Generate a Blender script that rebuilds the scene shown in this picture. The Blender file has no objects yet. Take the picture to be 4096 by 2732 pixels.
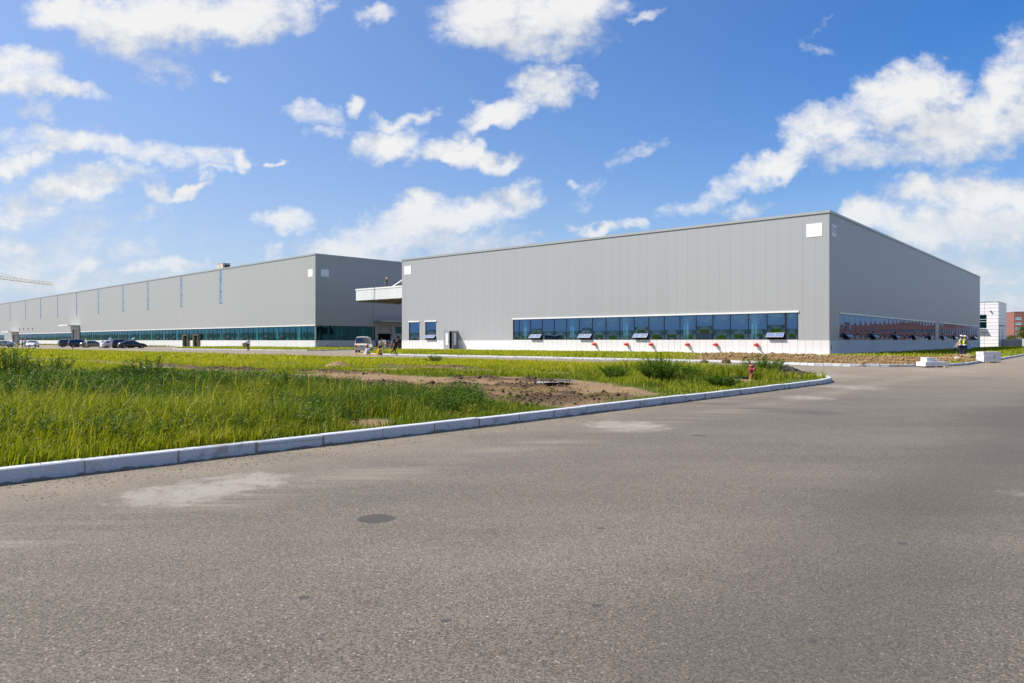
import bpy, bmesh, math, random
import numpy as np
from mathutils import Vector, Matrix

random.seed(7); RNG = np.random.default_rng(7)
SC = bpy.context.scene
COL = SC.collection
PI = math.pi

# ------------------------------------------------------------------ camera, sky, sun, exposure
H = 1.5                                   # eye height
cam_d = bpy.data.cameras.new("camera")
cam = bpy.data.objects.new("camera", cam_d); COL.objects.link(cam)
cam.location = (0, 0, H); cam.rotation_euler = (math.radians(90), 0, 0)
cam_d.sensor_width = 36; cam_d.lens = 36*2826/4096
cam_d.shift_y = -4.5/4096
cam_d.clip_start = 0.1; cam_d.clip_end = 20000
SC.camera = cam

SUN = Vector((-0.9, -0.04, 1.0)).normalized()
SUN_EL = math.asin(SUN.z); SUN_AZ = math.atan2(SUN.x, SUN.y)
sun_d = bpy.data.lights.new("sun", 'SUN'); sun_d.energy = 5.0; sun_d.angle = math.radians(0.5)
sun_d.color = (1.0, 0.94, 0.86)
sun = bpy.data.objects.new("sun", sun_d); COL.objects.link(sun)
sun.rotation_euler = SUN.to_track_quat('Z', 'Y').to_euler(); sun.location = (-60, 0, 80)

SC.view_settings.view_transform = 'Standard'; SC.view_settings.look = 'None'
SC.view_settings.exposure = 0.6; SC.view_settings.gamma = 1.0

def build_world():
    w = bpy.data.worlds.new("World"); SC.world = w; w.use_nodes = True
    nt = w.node_tree; N = nt.nodes; L = nt.links
    N.clear()
    def math_(op, a, b=None, c=None, clamp=False):
        n = N.new('ShaderNodeMath'); n.operation = op; n.use_clamp = clamp
        for i, v in enumerate((a, b, c)):
            if v is None: continue
            if isinstance(v, (int, float)): n.inputs[i].default_value = v
            else: L.new(v, n.inputs[i])
        return n.outputs[0]
    def vec(op, a, b=None):
        n = N.new('ShaderNodeVectorMath'); n.operation = op
        for i, v in enumerate((a, b)):
            if v is None: continue
            if isinstance(v, tuple): n.inputs[i].default_value = v
            else: L.new(v, n.inputs[i])
        return n
    out = N.new('ShaderNodeOutputWorld')
    sky = N.new('ShaderNodeTexSky'); sky.sky_type = 'NISHITA'; sky.sun_disc = False
    sky.sun_elevation = SUN_EL; sky.sun_rotation = SUN_AZ
    sky.air_density = 1.0; sky.dust_density = 1.6; sky.ozone_density = 4.0; sky.altitude = 0
    hs = N.new('ShaderNodeHueSaturation'); hs.inputs['Saturation'].default_value = SKY_SAT
    hs.inputs['Value'].default_value = 1.0; hs.inputs['Hue'].default_value = 0.51
    L.new(sky.outputs[0], hs.inputs['Color'])
    bg = N.new('ShaderNodeBackground'); bg.inputs['Strength'].default_value = SKY_STR
    L.new(hs.outputs[0], bg.inputs['Color'])
    # direction -> tangent plane in front of the camera's heading (a = x/|y|, b = z/|y|)
    tc = N.new('ShaderNodeTexCoord')
    sep = N.new('ShaderNodeSeparateXYZ'); L.new(tc.outputs['Generated'], sep.inputs[0])
    ay = math_('MAXIMUM', math_('ABSOLUTE', sep.outputs[1]), 0.02)
    a = math_('DIVIDE', sep.outputs[0], ay); b = math_('DIVIDE', sep.outputs[2], ay)
    comb = N.new('ShaderNodeCombineXYZ'); L.new(a, comb.inputs[0]); L.new(b, comb.inputs[1])
    P0 = comb.outputs[0]
    def noise(P, scale, detail, rough, dist=0.0):
        n = N.new('ShaderNodeTexNoise'); n.noise_dimensions = '3D'
        n.inputs['Scale'].default_value = scale; n.inputs['Detail'].default_value = detail
        n.inputs['Roughness'].default_value = rough; n.inputs['Distortion'].default_value = dist
        L.new(P, n.inputs['Vector']); return n
    def density(P):
        wn = noise(P, 7.0, 3.0, 0.55)
        off = vec('SCALE', vec('SUBTRACT', wn.outputs['Color'], (0.5, 0.5, 0.5)).outputs[0]); off.inputs['Scale'].default_value = 0.065
        Pw = vec('ADD', P, off.outputs[0]).outputs[0]
        wn2 = noise(P, 24.0, 3.0, 0.6)
        off2 = vec('SCALE', vec('SUBTRACT', wn2.outputs['Color'], (0.5, 0.5, 0.5)).outputs[0]); off2.inputs['Scale'].default_value = 0.05
        Pw = vec('ADD', Pw, off2.outputs[0]).outputs[0]
        D = None
        for (cx, cy, rx, ry, rot, wt) in CLOUDS:
            m = N.new('ShaderNodeMapping'); m.vector_type = 'TEXTURE'
            m.inputs['Location'].default_value = ((cx-1175.5)/1622, (781.5-cy)/1622, 0)
            m.inputs['Rotation'].default_value = (0, 0, math.radians(-rot))
            k = 1.18/math.sqrt(wt)
            m.inputs['Scale'].default_value = (rx*k/1622, ry*k/1622, 1)
            Pi = Pw
            if D is not None:      # chained, so the blobs are worked through one at a time
                ch = N.new('ShaderNodeVectorMath'); ch.operation = 'MULTIPLY_ADD'; ch.inputs[1].default_value = (1e-9, 1e-9, 1e-9)
                L.new(D, ch.inputs[0]); L.new(Pw, ch.inputs[2]); Pi = ch.outputs[0]
            L.new(Pi, m.inputs['Vector'])
            d2 = vec('DOT_PRODUCT', m.outputs[0], m.outputs[0]).outputs['Value']
            v = math_('MULTIPLY', math_('SUBTRACT', wt, d2), 1.35)
            D = v if D is None else math_('SMOOTH_MAX', D, v, 0.25)
        D = math_('MAXIMUM', D, -1.5)
        sc = N.new('ShaderNodeMapping'); sc.inputs['Scale'].default_value = (1, 1.45, 1)
        L.new(P, sc.inputs['Vector'])
        f1 = noise(sc.outputs[0], 10.0, 10.0, 0.58, 0.15).outputs['Fac']
        f2 = noise(sc.outputs[0], 30.0, 8.0, 0.6, 0.1).outputs['Fac']
        t = math_('ADD', D, math_('MULTIPLY', math_('SUBTRACT', f1, 0.5), 3.6))
        f3 = noise(sc.outputs[0], 95.0, 4.0, 0.6).outputs['Fac']
        t = math_('ADD', t, math_('MULTIPLY', math_('SUBTRACT', f3, 0.5), 0.55))
        return math_('ADD', t, math_('MULTIPLY', math_('SUBTRACT', f2, 0.5), 1.5))
    # thin haze: thick toward the horizon, a little all round, more on the sun's side
    el = math_('MAXIMUM', sep.outputs[2], 0.0)
    hz = math_('MULTIPLY', math_('EXPONENT', math_('MULTIPLY', el, -5.5)), 0.80)
    sd = vec('DOT_PRODUCT', tc.outputs['Generated'], tuple(SUN)).outputs['Value']
    au = N.new('ShaderNodeMapRange'); au.inputs['From Min'].default_value = -0.10; au.inputs['From Max'].default_value = 0.95; au.inputs['To Max'].default_value = 0.5
    L.new(sd, au.inputs['Value'])
    hz = math_('ADD', hz, au.outputs[0], clamp=True)
    hb = N.new('ShaderNodeBackground'); hb.inputs['Color'].default_value = HAZE; hb.inputs['Strength'].default_value = 0.64
    hm = N.new('ShaderNodeMixShader'); L.new(hz, hm.inputs[0]); L.new(bg.outputs[0], hm.inputs[1]); L.new(hb.outputs[0], hm.inputs[2])
    t1 = density(P0)
    t2 = density(vec('ADD', P0, (-0.025, 0.05, 0)).outputs[0])
    mr = N.new('ShaderNodeMapRange'); mr.interpolation_type = 'SMOOTHSTEP'
    mr.inputs['From Min'].default_value = -0.30; mr.inputs['From Max'].default_value = 1.40
    L.new(t1, mr.inputs['Value'])
    alpha = mr.outputs[0]
    # the air in front of low clouds
    lo = N.new('ShaderNodeMapRange'); lo.inputs['From Min'].default_value = 0.0; lo.inputs['From Max'].default_value = 0.22
    lo.inputs['To Min'].default_value = 0.55; lo.inputs['To Max'].default_value = 1.0
    L.new(b, lo.inputs['Value'])
    alpha = math_('MULTIPLY', alpha, lo.outputs[0])
    alpha = math_('MULTIPLY', alpha, 0.97)
    lit = math_('ADD', math_('MULTIPLY', math_('SUBTRACT', t1, t2), 0.34), 0.60, clamp=True)
    mix = N.new('ShaderNodeMix'); mix.data_type = 'RGBA'
    mix.inputs['A'].default_value = (0.60, 0.66, 0.75, 1); mix.inputs['B'].default_value = (1.0, 0.995, 0.985, 1)
    L.new(lit, mix.inputs['Factor'])
    cb = N.new('ShaderNodeBackground'); cb.inputs['Strength'].default_value = CLOUD_STR
    L.new(mix.outputs['Result'], cb.inputs['Color'])
    ms = N.new('ShaderNodeMixShader')
    L.new(alpha, ms.inputs[0]); L.new(hm.outputs[0], ms.inputs[1]); L.new(cb.outputs[0], ms.inputs[2])
    L.new(ms.outputs[0], out.inputs['Surface'])
    w.cycles.sampling_method = 'MANUAL'; w.cycles.sample_map_resolution = 512

SKY_SAT = 1.5; SKY_STR = 0.112; CLOUD_STR = 0.60; HAZE = (0.57, 0.68, 0.87, 1)
# cloud banks: centre and half-size in minutes of the view plane, tilt (degrees), weight
CLOUDS = [
 (230,20,140,55,5,1),(400,45,180,70,0,1),(560,35,170,62,-15,1),(690,5,60,30,0,.8),(330,100,110,40,0,.5),(370,165,60,28,0,.3),
 (55,150,105,52,0,1),(160,190,75,30,15,.9),(70,240,45,20,0,.35),
 (870,28,38,18,0,.45),
 (1120,30,120,65,0,1),(1290,30,150,72,-5,1),(1200,95,95,42,0,.8),
 (1240,192,85,44,-3,1),(1130,276,100,30,-22,1),
 (1480,28,48,11,-25,.45),
 (895,328,78,42,-12,1),(930,268,75,20,-6,.85),(985,262,26,14,0,.7),(1060,358,125,27,8,1),(1155,377,45,17,0,.8),
 (725,265,62,22,12,.6),(810,240,28,17,-20,.85),(742,302,48,13,0,.5),
 (503,171,26,13,0,.6),
 (280,338,260,27,5,.62),(90,305,170,22,8,.42),
 (40,372,68,34,0,1),(190,425,110,36,-4,1),(290,395,60,30,0,.6),(350,428,60,22,10,.9),(432,428,55,13,-20,.85),
 (30,475,65,34,0,.75),(110,478,60,20,0,.5),(345,487,58,22,-35,.35),
 (568,372,21,21,-35,.8),(655,371,22,8,-10,.8),(510,387,34,8,0,.35),
 (650,512,70,26,0,.9),(615,575,26,18,-45,.6),
 (930,525,175,48,-14,1),(962,468,42,26,0,.9),(1090,495,130,48,-16,1),(1185,452,55,34,-15,.9),(800,567,125,26,-8,.9),(1000,575,260,40,0,.7),
 (1370,532,48,18,0,.9),(1455,526,36,12,0,.7),(1238,551,32,11,0,.5),
 (1320,406,18,8,0,.5),(1470,345,58,11,-22,.3),(1330,450,18,30,20,.25),(1345,205,12,26,-10,.25),(1890,40,40,8,-35,.22),(1860,95,26,10,20,.2),
 (2135,195,85,62,0,1),(2050,240,120,65,-20,1),(1905,295,105,55,-15,1),(2200,285,170,80,0,1),(2340,215,75,110,0,1),(1800,372,115,36,-24,.95),(1690,425,95,28,-24,.6),(1595,470,85,20,-20,.5),(2110,345,230,45,-6,.85),(1720,480,40,22,0,.5),
 (2110,435,95,42,0,1),(2250,440,130,60,0,1),(2345,445,60,50,0,1),(2010,495,95,36,-22,1),(2190,530,210,75,0,1),(2290,610,170,55,0,.8),(2330,690,140,40,0,.5),
 (55,567,65,25,0,.7),(150,632,85,26,-35,.7),(210,600,45,24,0,.8),(335,618,95,20,-8,.7),(425,597,75,16,0,.6),(30,640,110,36,0,.5),(250,660,150,26,-8,.55),(160,523,60,12,-25,.4),
 (150,560,230,55,-10,.36),(300,655,220,42,0,.42),(60,480,150,60,0,.32),(500,640,150,26,0,.34),(2100,620,200,60,0,.5),
 # to the sides and behind
 (-900,430,420,90,-4,.9),(-2200,560,900,110,0,.9),(-4200,520,1200,130,0,.9),(3400,420,500,110,6,.9),(4700,540,900,130,0,.9),(-1500,120,400,120,0,.8),(3900,60,500,160,0,.8),
]
build_world()

# ------------------------------------------------------------------ helpers
def link(o, parent=None):
    COL.objects.link(o)
    if parent is not None: o.parent = parent
    return o

def tag(o, label=None, cat=None, group=None, kind=None):
    if label: o['label'] = label
    if cat: o['category'] = cat
    if group: o['group'] = group
    if kind: o['kind'] = kind
    return o

def empty(name, loc=(0, 0, 0), rz=0.0):
    o = bpy.data.objects.new(name, None); COL.objects.link(o)
    o.location = loc; o.rotation_euler = (0, 0, rz); o.empty_display_size = 0.3
    return o

def thing(name, label, cat, loc=(0, 0, 0), rz=0.0, group=None):
    return tag(empty(name, loc, rz), label, cat, group)

def ident(a, o, z): return (a, o, z)
def front(a, o, z): return (a, -o, z)        # wall in local XZ, outward is -Y
def side(a, o, z): return (o, a, z)          # wall in local YZ, outward is +X

class MB:
    """collects faces and links them as ONE mesh object"""
    def __init__(s, T=ident, flip=False):
        s.v = []; s.f = []; s.m = []; s.uv = []; s.sm = []; s.T = T; s.flip = flip
    def face(s, pts, mi=0, uv=None, smooth=False):
        n = len(s.v); s.v.extend(s.T(*p) for p in pts)
        idx = list(range(n, n+len(pts)))
        uv = uv or [(p[0], p[2]) for p in pts]
        if s.flip: idx.reverse(); uv = list(reversed(uv))
        s.f.append(idx); s.m.append(mi); s.uv.append(uv); s.sm.append(smooth)
    def box(s, x0, x1, y0, y1, z0, z1, mi=0, skip=()):
        p = [(x0,y0,z0),(x1,y0,z0),(x1,y1,z0),(x0,y1,z0),(x0,y0,z1),(x1,y0,z1),(x1,y1,z1),(x0,y1,z1)]
        F = {'b':(0,3,2,1),'t':(4,5,6,7),'-y':(0,1,5,4),'+y':(2,3,7,6),'-x':(0,4,7,3),'+x':(1,2,6,5)}
        for k, q in F.items():
            if k in skip: continue
            pts = [p[i] for i in q]
            if k in ('-x', '+x'): uv = [(a[1], a[2]) for a in pts]
            elif k in ('b', 't'): uv = [(a[0], a[1]) for a in pts]
            else: uv = None
            s.face(pts, mi, uv)
    def obox(s, c, ax, ay, az, mi=0):
        c, ax, ay, az = map(Vector, (c, ax, ay, az))
        if ax.cross(ay).dot(az) < 0: ax = -ax
        p = [c+ax*i+ay*j+az*k for k in (-1, 1) for j in (-1, 1) for i in (-1, 1)]
        for q in ((0,2,3,1),(4,5,7,6),(0,1,5,4),(2,6,7,3),(0,4,6,2),(1,3,7,5)):
            s.face([tuple(p[i]) for i in q], mi)
    def bar(s, a, b, r, n=8, r2=None, mi=0, caps=True, smooth=True):
        a = Vector(a); b = Vector(b); d = (b-a); r2 = r if r2 is None else r2
        if d.length < 1e-6: return
        d.normalize(); u = d.orthogonal().normalized(); w = d.cross(u)
        A = [tuple(a+(u*math.cos(t)+w*math.sin(t))*r) for t in (2*PI*i/n for i in range(n))]
        B = [tuple(b+(u*math.cos(t)+w*math.sin(t))*r2) for t in (2*PI*i/n for i in range(n))]
        for i in range(n):
            j = (i+1) % n; s.face([A[i], A[j], B[j], B[i]], mi, None, smooth)
        if caps:
            s.face(list(reversed(A)), mi); s.face(B, mi)
    def lathe(s, prof, n=16, o=(0, 0, 0), axis='z', mi=0):
        def pt(r, h, t):
            c, q = r*math.cos(t), r*math.sin(t)
            if axis == 'z': p = (c, q, h)
            elif axis == 'y': p = (q, h, c)
            else: p = (h, c, q)
            return (p[0]+o[0], p[1]+o[1], p[2]+o[2])
        for (r0, h0), (r1, h1) in zip(prof, prof[1:]):
            for i in range(n):
                t0, t1 = 2*PI*i/n, 2*PI*(i+1)/n
                q = [pt(r0, h0, t0), pt(r0, h0, t1), pt(r1, h1, t1), pt(r1, h1, t0)]
                if r0 < 1e-6: q = [q[0], q[2], q[3]]
                elif r1 < 1e-6: q = [q[0], q[1], q[2]]
                s.face(q, mi, None, True)
    def build(s, name, mats, parent=None, weld=False, bevel=0.0):
        me = bpy.data.meshes.new(name); me.from_pydata(s.v, [], s.f)
        if not isinstance(mats, (list, tuple)): mats = [mats]
        for m in mats: me.materials.append(m)
        me.polygons.foreach_set('material_index', s.m)
        me.polygons.foreach_set('use_smooth', s.sm)
        l = me.uv_layers.new(name='UVMap')
        l.data.foreach_set('uv', [c for f in s.uv for p in f for c in p])
        if weld or bevel:
            bm = bmesh.new(); bm.from_mesh(me); bmesh.ops.remove_doubles(bm, verts=bm.verts, dist=1e-4)
            if bevel:
                es = [e for e in bm.edges if len(e.link_faces) == 2 and e.calc_face_angle(0) > 0.6]
                bmesh.ops.bevel(bm, geom=es, offset=bevel, segments=2, affect='EDGES', profile=0.6)
            bm.to_mesh(me); bm.free()
        me.update()
        return link(bpy.data.objects.new(name, me), parent)

# ------------------------------------------------------------------ materials
MATS = {}
def node_mat(name):
    m = bpy.data.materials.new(name); m.use_nodes = True
    nt = m.node_tree; b = nt.nodes['Principled BSDF']
    return m, nt, b
def plain(name, col, rough=0.5, metal=0.0, var=0.06, scale=3.0, spec=0.5, coat=0.0, bump=0.0):
    """base colour broken up by a little noise"""
    if name in MATS: return MATS[name]
    m, nt, b = node_mat(name); N, L = nt.nodes, nt.links
    b.inputs['Roughness'].default_value = rough; b.inputs['Metallic'].default_value = metal
    b.inputs['Specular IOR Level'].default_value = spec; b.inputs['Coat Weight'].default_value = coat
    tc = N.new('ShaderNodeTexCoord'); n = N.new('ShaderNodeTexNoise')
    n.inputs['Scale'].default_value = scale; n.inputs['Detail'].default_value = 5
    L.new(tc.outputs['Object'], n.inputs['Vector'])
    mx = N.new('ShaderNodeMix'); mx.data_type = 'RGBA'
    lo = [max(0, c*(1-var*2)) for c in col]; hi = [min(1, c*(1+var*2)) for c in col]
    mx.inputs['A'].default_value = (*lo, 1); mx.inputs['B'].default_value = (*hi, 1)
    L.new(n.outputs['Fac'], mx.inputs['Factor']); L.new(mx.outputs['Result'], b.inputs['Base Color'])
    if bump:
        bp = N.new('ShaderNodeBump'); bp.inputs['Strength'].default_value = bump; bp.inputs['Distance'].default_value = 0.02
        L.new(n.outputs['Fac'], bp.inputs['Height']); L.new(bp.outputs[0], b.inputs['Normal'])
    MATS[name] = m
    return m

def M_(N, L, op, a, b=None, clamp=False, c=None):
    n = N.new('ShaderNodeMath'); n.operation = op; n.use_clamp = clamp
    for i, v in enumerate((a, b, c)):
        if v is None: continue
        if isinstance(v, (int, float)): n.inputs[i].default_value = v
        else: L.new(v, n.inputs[i])
    return n.outputs[0]
def ramp(N, L, v, a, b, lo=0.0, hi=1.0, smooth=True):
    n = N.new('ShaderNodeMapRange'); n.interpolation_type = 'SMOOTHSTEP' if smooth else 'LINEAR'
    n.inputs['From Min'].default_value = a; n.inputs['From Max'].default_value = b
    n.inputs['To Min'].default_value = lo; n.inputs['To Max'].default_value = hi
    L.new(v, n.inputs['Value']); return n.outputs[0]
def mixc(N, L, f, a, b, mode='MIX'):
    n = N.new('ShaderNodeMix'); n.data_type = 'RGBA'; n.blend_type = mode
    if isinstance(f, (int, float)): n.inputs['Factor'].default_value = f
    else: L.new(f, n.inputs['Factor'])
    for k, v in (('A', a), ('B', b)):
        if isinstance(v, (tuple, list)): n.inputs[k].default_value = (*v[:3], 1)
        else: L.new(v, n.inputs[k])
    return n.outputs['Result']
def noise_(N, L, vecsock, scale, detail=4, rough=0.55, dist=0.0):
    n = N.new('ShaderNodeTexNoise'); n.inputs['Scale'].default_value = scale
    n.inputs['Detail'].default_value = detail; n.inputs['Roughness'].default_value = rough
    n.inputs['Distortion'].default_value = dist
    if vecsock is not None: L.new(vecsock, n.inputs['Vector'])
    return n.outputs['Fac']

def panel_mat(name, col, pitch, rough, metal, seam_w=0.03, seam_dark=0.55, off=0.0, var=0.03, streak=0.05, warp=0.0):
    """vertical panels: UV.x runs along the wall in metres"""
    m, nt, b = node_mat(name); N, L = nt.nodes, nt.links
    uv = N.new('ShaderNodeUVMap'); sp = N.new('ShaderNodeSeparateXYZ'); L.new(uv.outputs[0], sp.inputs[0])
    t = M_(N, L, 'DIVIDE', M_(N, L, 'ADD', sp.outputs[0], off), pitch)
    fr = M_(N, L, 'FRACT', t); cell = M_(N, L, 'FLOOR', t)
    d = M_(N, L, 'MINIMUM', fr, M_(N, L, 'SUBTRACT', 1.0, fr))
    seam = M_(N, L, 'LESS_THAN', d, seam_w/2/pitch)
    wn = N.new('ShaderNodeTexWhiteNoise'); wn.noise_dimensions = '1D'; L.new(cell, wn.inputs['W'])
    tc = N.new('ShaderNodeTexCoord')
    mp = N.new('ShaderNodeMapping'); mp.inputs['Scale'].default_value = (1.5, 1.5, 0.06); L.new(tc.outputs['Object'], mp.inputs[0])
    st = noise_(N, L, mp.outputs[0], 1.2, 6, 0.6)
    k = M_(N, L, 'ADD', M_(N, L, 'MULTIPLY', M_(N, L, 'SUBTRACT', wn.outputs['Value'], 0.5), var*2),
           M_(N, L, 'MULTIPLY', M_(N, L, 'SUBTRACT', st, 0.5), streak*2))
    k = M_(N, L, 'ADD', k, 1.0)
    k = M_(N, L, 'MULTIPLY', k, M_(N, L, 'SUBTRACT', 1.0, M_(N, L, 'MULTIPLY', seam, seam_dark)))
    vm = N.new('ShaderNodeVectorMath'); vm.operation = 'SCALE'; vm.inputs[0].default_value = col; L.new(k, vm.inputs['Scale'])
    L.new(vm.outputs[0], b.inputs['Base Color'])
    b.inputs['Roughness'].default_value = rough; b.inputs['Metallic'].default_value = metal
    hgt = M_(N, L, 'MULTIPLY', seam, -1.0)
    bp = N.new('ShaderNodeBump'); bp.inputs['Strength'].default_value = 0.5; bp.inputs['Distance'].default_value = 0.01
    L.new(hgt, bp.inputs['Height'])
    if warp:
        w = noise_(N, L, tc.outputs['Object'], 0.5, 2, 0.5)
        bw = N.new('ShaderNodeBump'); bw.inputs['Strength'].default_value = warp; bw.inputs['Distance'].default_value = 0.05
        L.new(w, bw.inputs['Height']); L.new(bp.outputs[0], bw.inputs['Normal']); L.new(bw.outputs[0], b.inputs['Normal'])
    else:
        L.new(bp.outputs[0], b.inputs['Normal'])
    MATS[name] = m
    return m

def glass_mat(name, tint, refl, f0=0.3, f1=0.9, rough=0.0, graze=(0.85, 0.9, 0.95)):
    m = bpy.data.materials.new(name); m.use_nodes = True; nt = m.node_tree; N, L = nt.nodes, nt.links
    N.clear(); out = N.new('ShaderNodeOutputMaterial')
    lw = N.new('ShaderNodeLayerWeight'); lw.inputs['Blend'].default_value = 0.5
    fac = M_(N, L, 'POWER', lw.outputs['Facing'], 3.0)
    fac = ramp(N, L, fac, 0.0, 1.0, f0, f1, smooth=False)
    tr = N.new('ShaderNodeBsdfTransparent'); tr.inputs[0].default_value = (*tint, 1)
    gl = N.new('ShaderNodeBsdfGlossy'); gl.inputs['Roughness'].default_value = rough
    colr = mixc(N, L, M_(N, L, 'POWER', lw.outputs['Facing'], 4.0), refl, graze)
    L.new(colr, gl.inputs['Color'])
    ms = N.new('ShaderNodeMixShader'); L.new(fac, ms.inputs[0]); L.new(tr.outputs[0], ms.inputs[1]); L.new(gl.outputs[0], ms.inputs[2])
    L.new(ms.outputs[0], out.inputs['Surface'])
    MATS[name] = m
    return m

clad = panel_mat('grey_cladding', (0.325, 0.333, 0.338), 1.27, 0.42, 0.1, 0.035, 0.17, var=0.012, streak=0.02, warp=0.03)
clad_far = panel_mat('far_grey_cladding', (0.32, 0.325, 0.318), 1.27, 0.42, 0.1, 0.03, 0.15, var=0.012, streak=0.02, warp=0.03)
stone_panel = panel_mat('white_plinth_panels', (0.585, 0.578, 0.57), 0.765, 0.6, 0.0, 0.03, 0.45, var=0.03, streak=0.06)
coping_m = plain('coping_metal', (0.36, 0.375, 0.36), 0.4, 0.4)
frame_m = plain('dark_frame', (0.018, 0.02, 0.024), 0.35, 0.2)
white_trim = plain('pale_trim', (0.70, 0.71, 0.70), 0.4, 0.1)
glass_hall = glass_mat('blue_glass', (0.34, 0.58, 0.70), (0.21, 0.42, 0.70), 0.42, 0.92)
glass_flank = glass_mat('flank_glass', (0.18, 0.36, 0.48), (0.14, 0.24, 0.42), 0.62, 0.95, graze=(0.32, 0.38, 0.50))
glass_works = glass_mat('teal_glass', (0.24, 0.58, 0.64), (0.10, 0.42, 0.52), 0.30, 0.9)
glass_slit = glass_mat('slit_glass', (0.3, 0.5, 0.65), (0.42, 0.60, 0.74), 0.85, 0.97)
sash_glass = glass_mat('sash_glass', (0.5, 0.6, 0.7), (0.86, 0.92, 1.0), 0.93, 0.98)  # open vents only: extra reflectance stands in for their sky gleam
sash_frame = plain('skylit_sash', (0.22, 0.23, 0.25), 0.4, 0.3)  # paler copy of the dark frame, sky light on open vents put into colour
glass_shaded = glass_mat('shaded_teal_glass', (0.18, 0.45, 0.50), (0.05, 0.20, 0.26), 0.30, 0.85)  # works glass again, its colour darkened for the end wall in shade
car_glass = glass_mat('car_glass', (0.10, 0.12, 0.13), (0.45, 0.5, 0.55), 0.25, 0.9)
inner_m = plain('inner_wall', (0.20, 0.22, 0.24), 0.8)
inner_floor = plain('inner_floor', (0.22, 0.24, 0.23), 0.5)
column_m = plain('white_column', (0.80, 0.82, 0.82), 0.6)
crane_beam_m = plain('red_beam', (0.5, 0.10, 0.08), 0.5)
door_grey = plain('grey_door', (0.22, 0.24, 0.25), 0.4)
sign_m = plain('white_board', (0.68, 0.69, 0.72), 0.5, var=0.015)
sign_grey = plain('grey_glyph', (0.30, 0.33, 0.38), 0.5, var=0.05)
red_m = plain('red_paint', (0.60, 0.05, 0.025), 0.4, var=0.08, scale=9)
hyd_m = plain('faded_red_paint', (0.27, 0.042, 0.040), 0.5, var=0.12, scale=9)
dark_m = plain('black_plastic', (0.015, 0.015, 0.017), 0.5)
concrete_m = plain('concrete', (0.42, 0.41, 0.39), 0.85, var=0.15, scale=1.3, bump=0.2)
timber_m = plain('timber', (0.42, 0.29, 0.14), 0.7, var=0.15, scale=6)
# ------------------------------------------------------------------ shared geometry of the site
def unit(v): v = np.array(v, float); return v/np.hypot(*v)
D1 = unit((-1.1526, 1)); D2 = np.array([D1[1], -D1[0]])     # along the hall's front, along its side
E1 = unit((-1.0488, 1)); E2 = np.array([E1[1], -E1[0]])     # the long works building
A = np.array([31.315, 69.72]); B = np.array([-36.295, 130.43])
ROT_A = math.atan2(-D1[1], -D1[0]); ROT_B = math.atan2(-E1[1], -E1[0])
HALL_L, HALL_D, HALL_H = 64.56, 95.9, 14.33
WORKS_L, WORKS_D, WORKS_H = 330.0, 90.0, 17.55

def wall_panels(mb, a0, a1, z0, z1, holes, depth=0.18, o=0.0, mi=0):
    """flat wall with rectangular openings and their reveals"""
    xs = sorted({a0, a1, *[h[0] for h in holes], *[h[1] for h in holes]})
    zs = sorted({z0, z1, *[h[2] for h in holes], *[h[3] for h in holes]})
    xs = [x for x in xs if a0 <= x <= a1]; zs = [z for z in zs if z0 <= z <= z1]
    for x0, x1 in zip(xs, xs[1:]):
        for q0, q1 in zip(zs, zs[1:]):
            cx, cz = (x0+x1)/2, (q0+q1)/2
            if any(h[0] < cx < h[1] and h[2] < cz < h[3] for h in holes): continue
            mb.face([(x0, o, q0), (x0, o, q1), (x1, o, q1), (x1, o, q0)], mi)
    for (x0, x1, q0, q1) in holes:
        if q1 <= z1: mb.face([(x0, o, q1), (x0, o-depth, q1), (x1, o-depth, q1), (x1, o, q1)], mi)
        if q0 > z0: mb.face([(x0, o, q0), (x1, o, q0), (x1, o-depth, q0), (x0, o-depth, q0)], mi)
        mb.face([(x0, o, q0), (x0, o-depth, q0), (x0, o-depth, q1), (x0, o, q1)], mi)
        mb.face([(x1, o, q0), (x1, o, q1), (x1, o-depth, q1), (x1, o-depth, q0)], mi)

def pane(mb, a0, a1, z0, z1, o, bulge, n=5, mi=0):
    """one sheet of glass, very slightly cupped as toughened panes are"""
    for i in range(n):
        for j in range(n):
            q = []
            for (di, dj) in ((0, 0), (0, 1), (1, 1), (1, 0)):
                u, v = (i+di)/n, (j+dj)/n
                k = (1-(2*u-1)**2)*(1-(2*v-1)**2)
                q.append((a0+(a1-a0)*u, o+bulge*k, z0+(z1-z0)*v))
            mb.face(q, mi, None, True)

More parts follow.
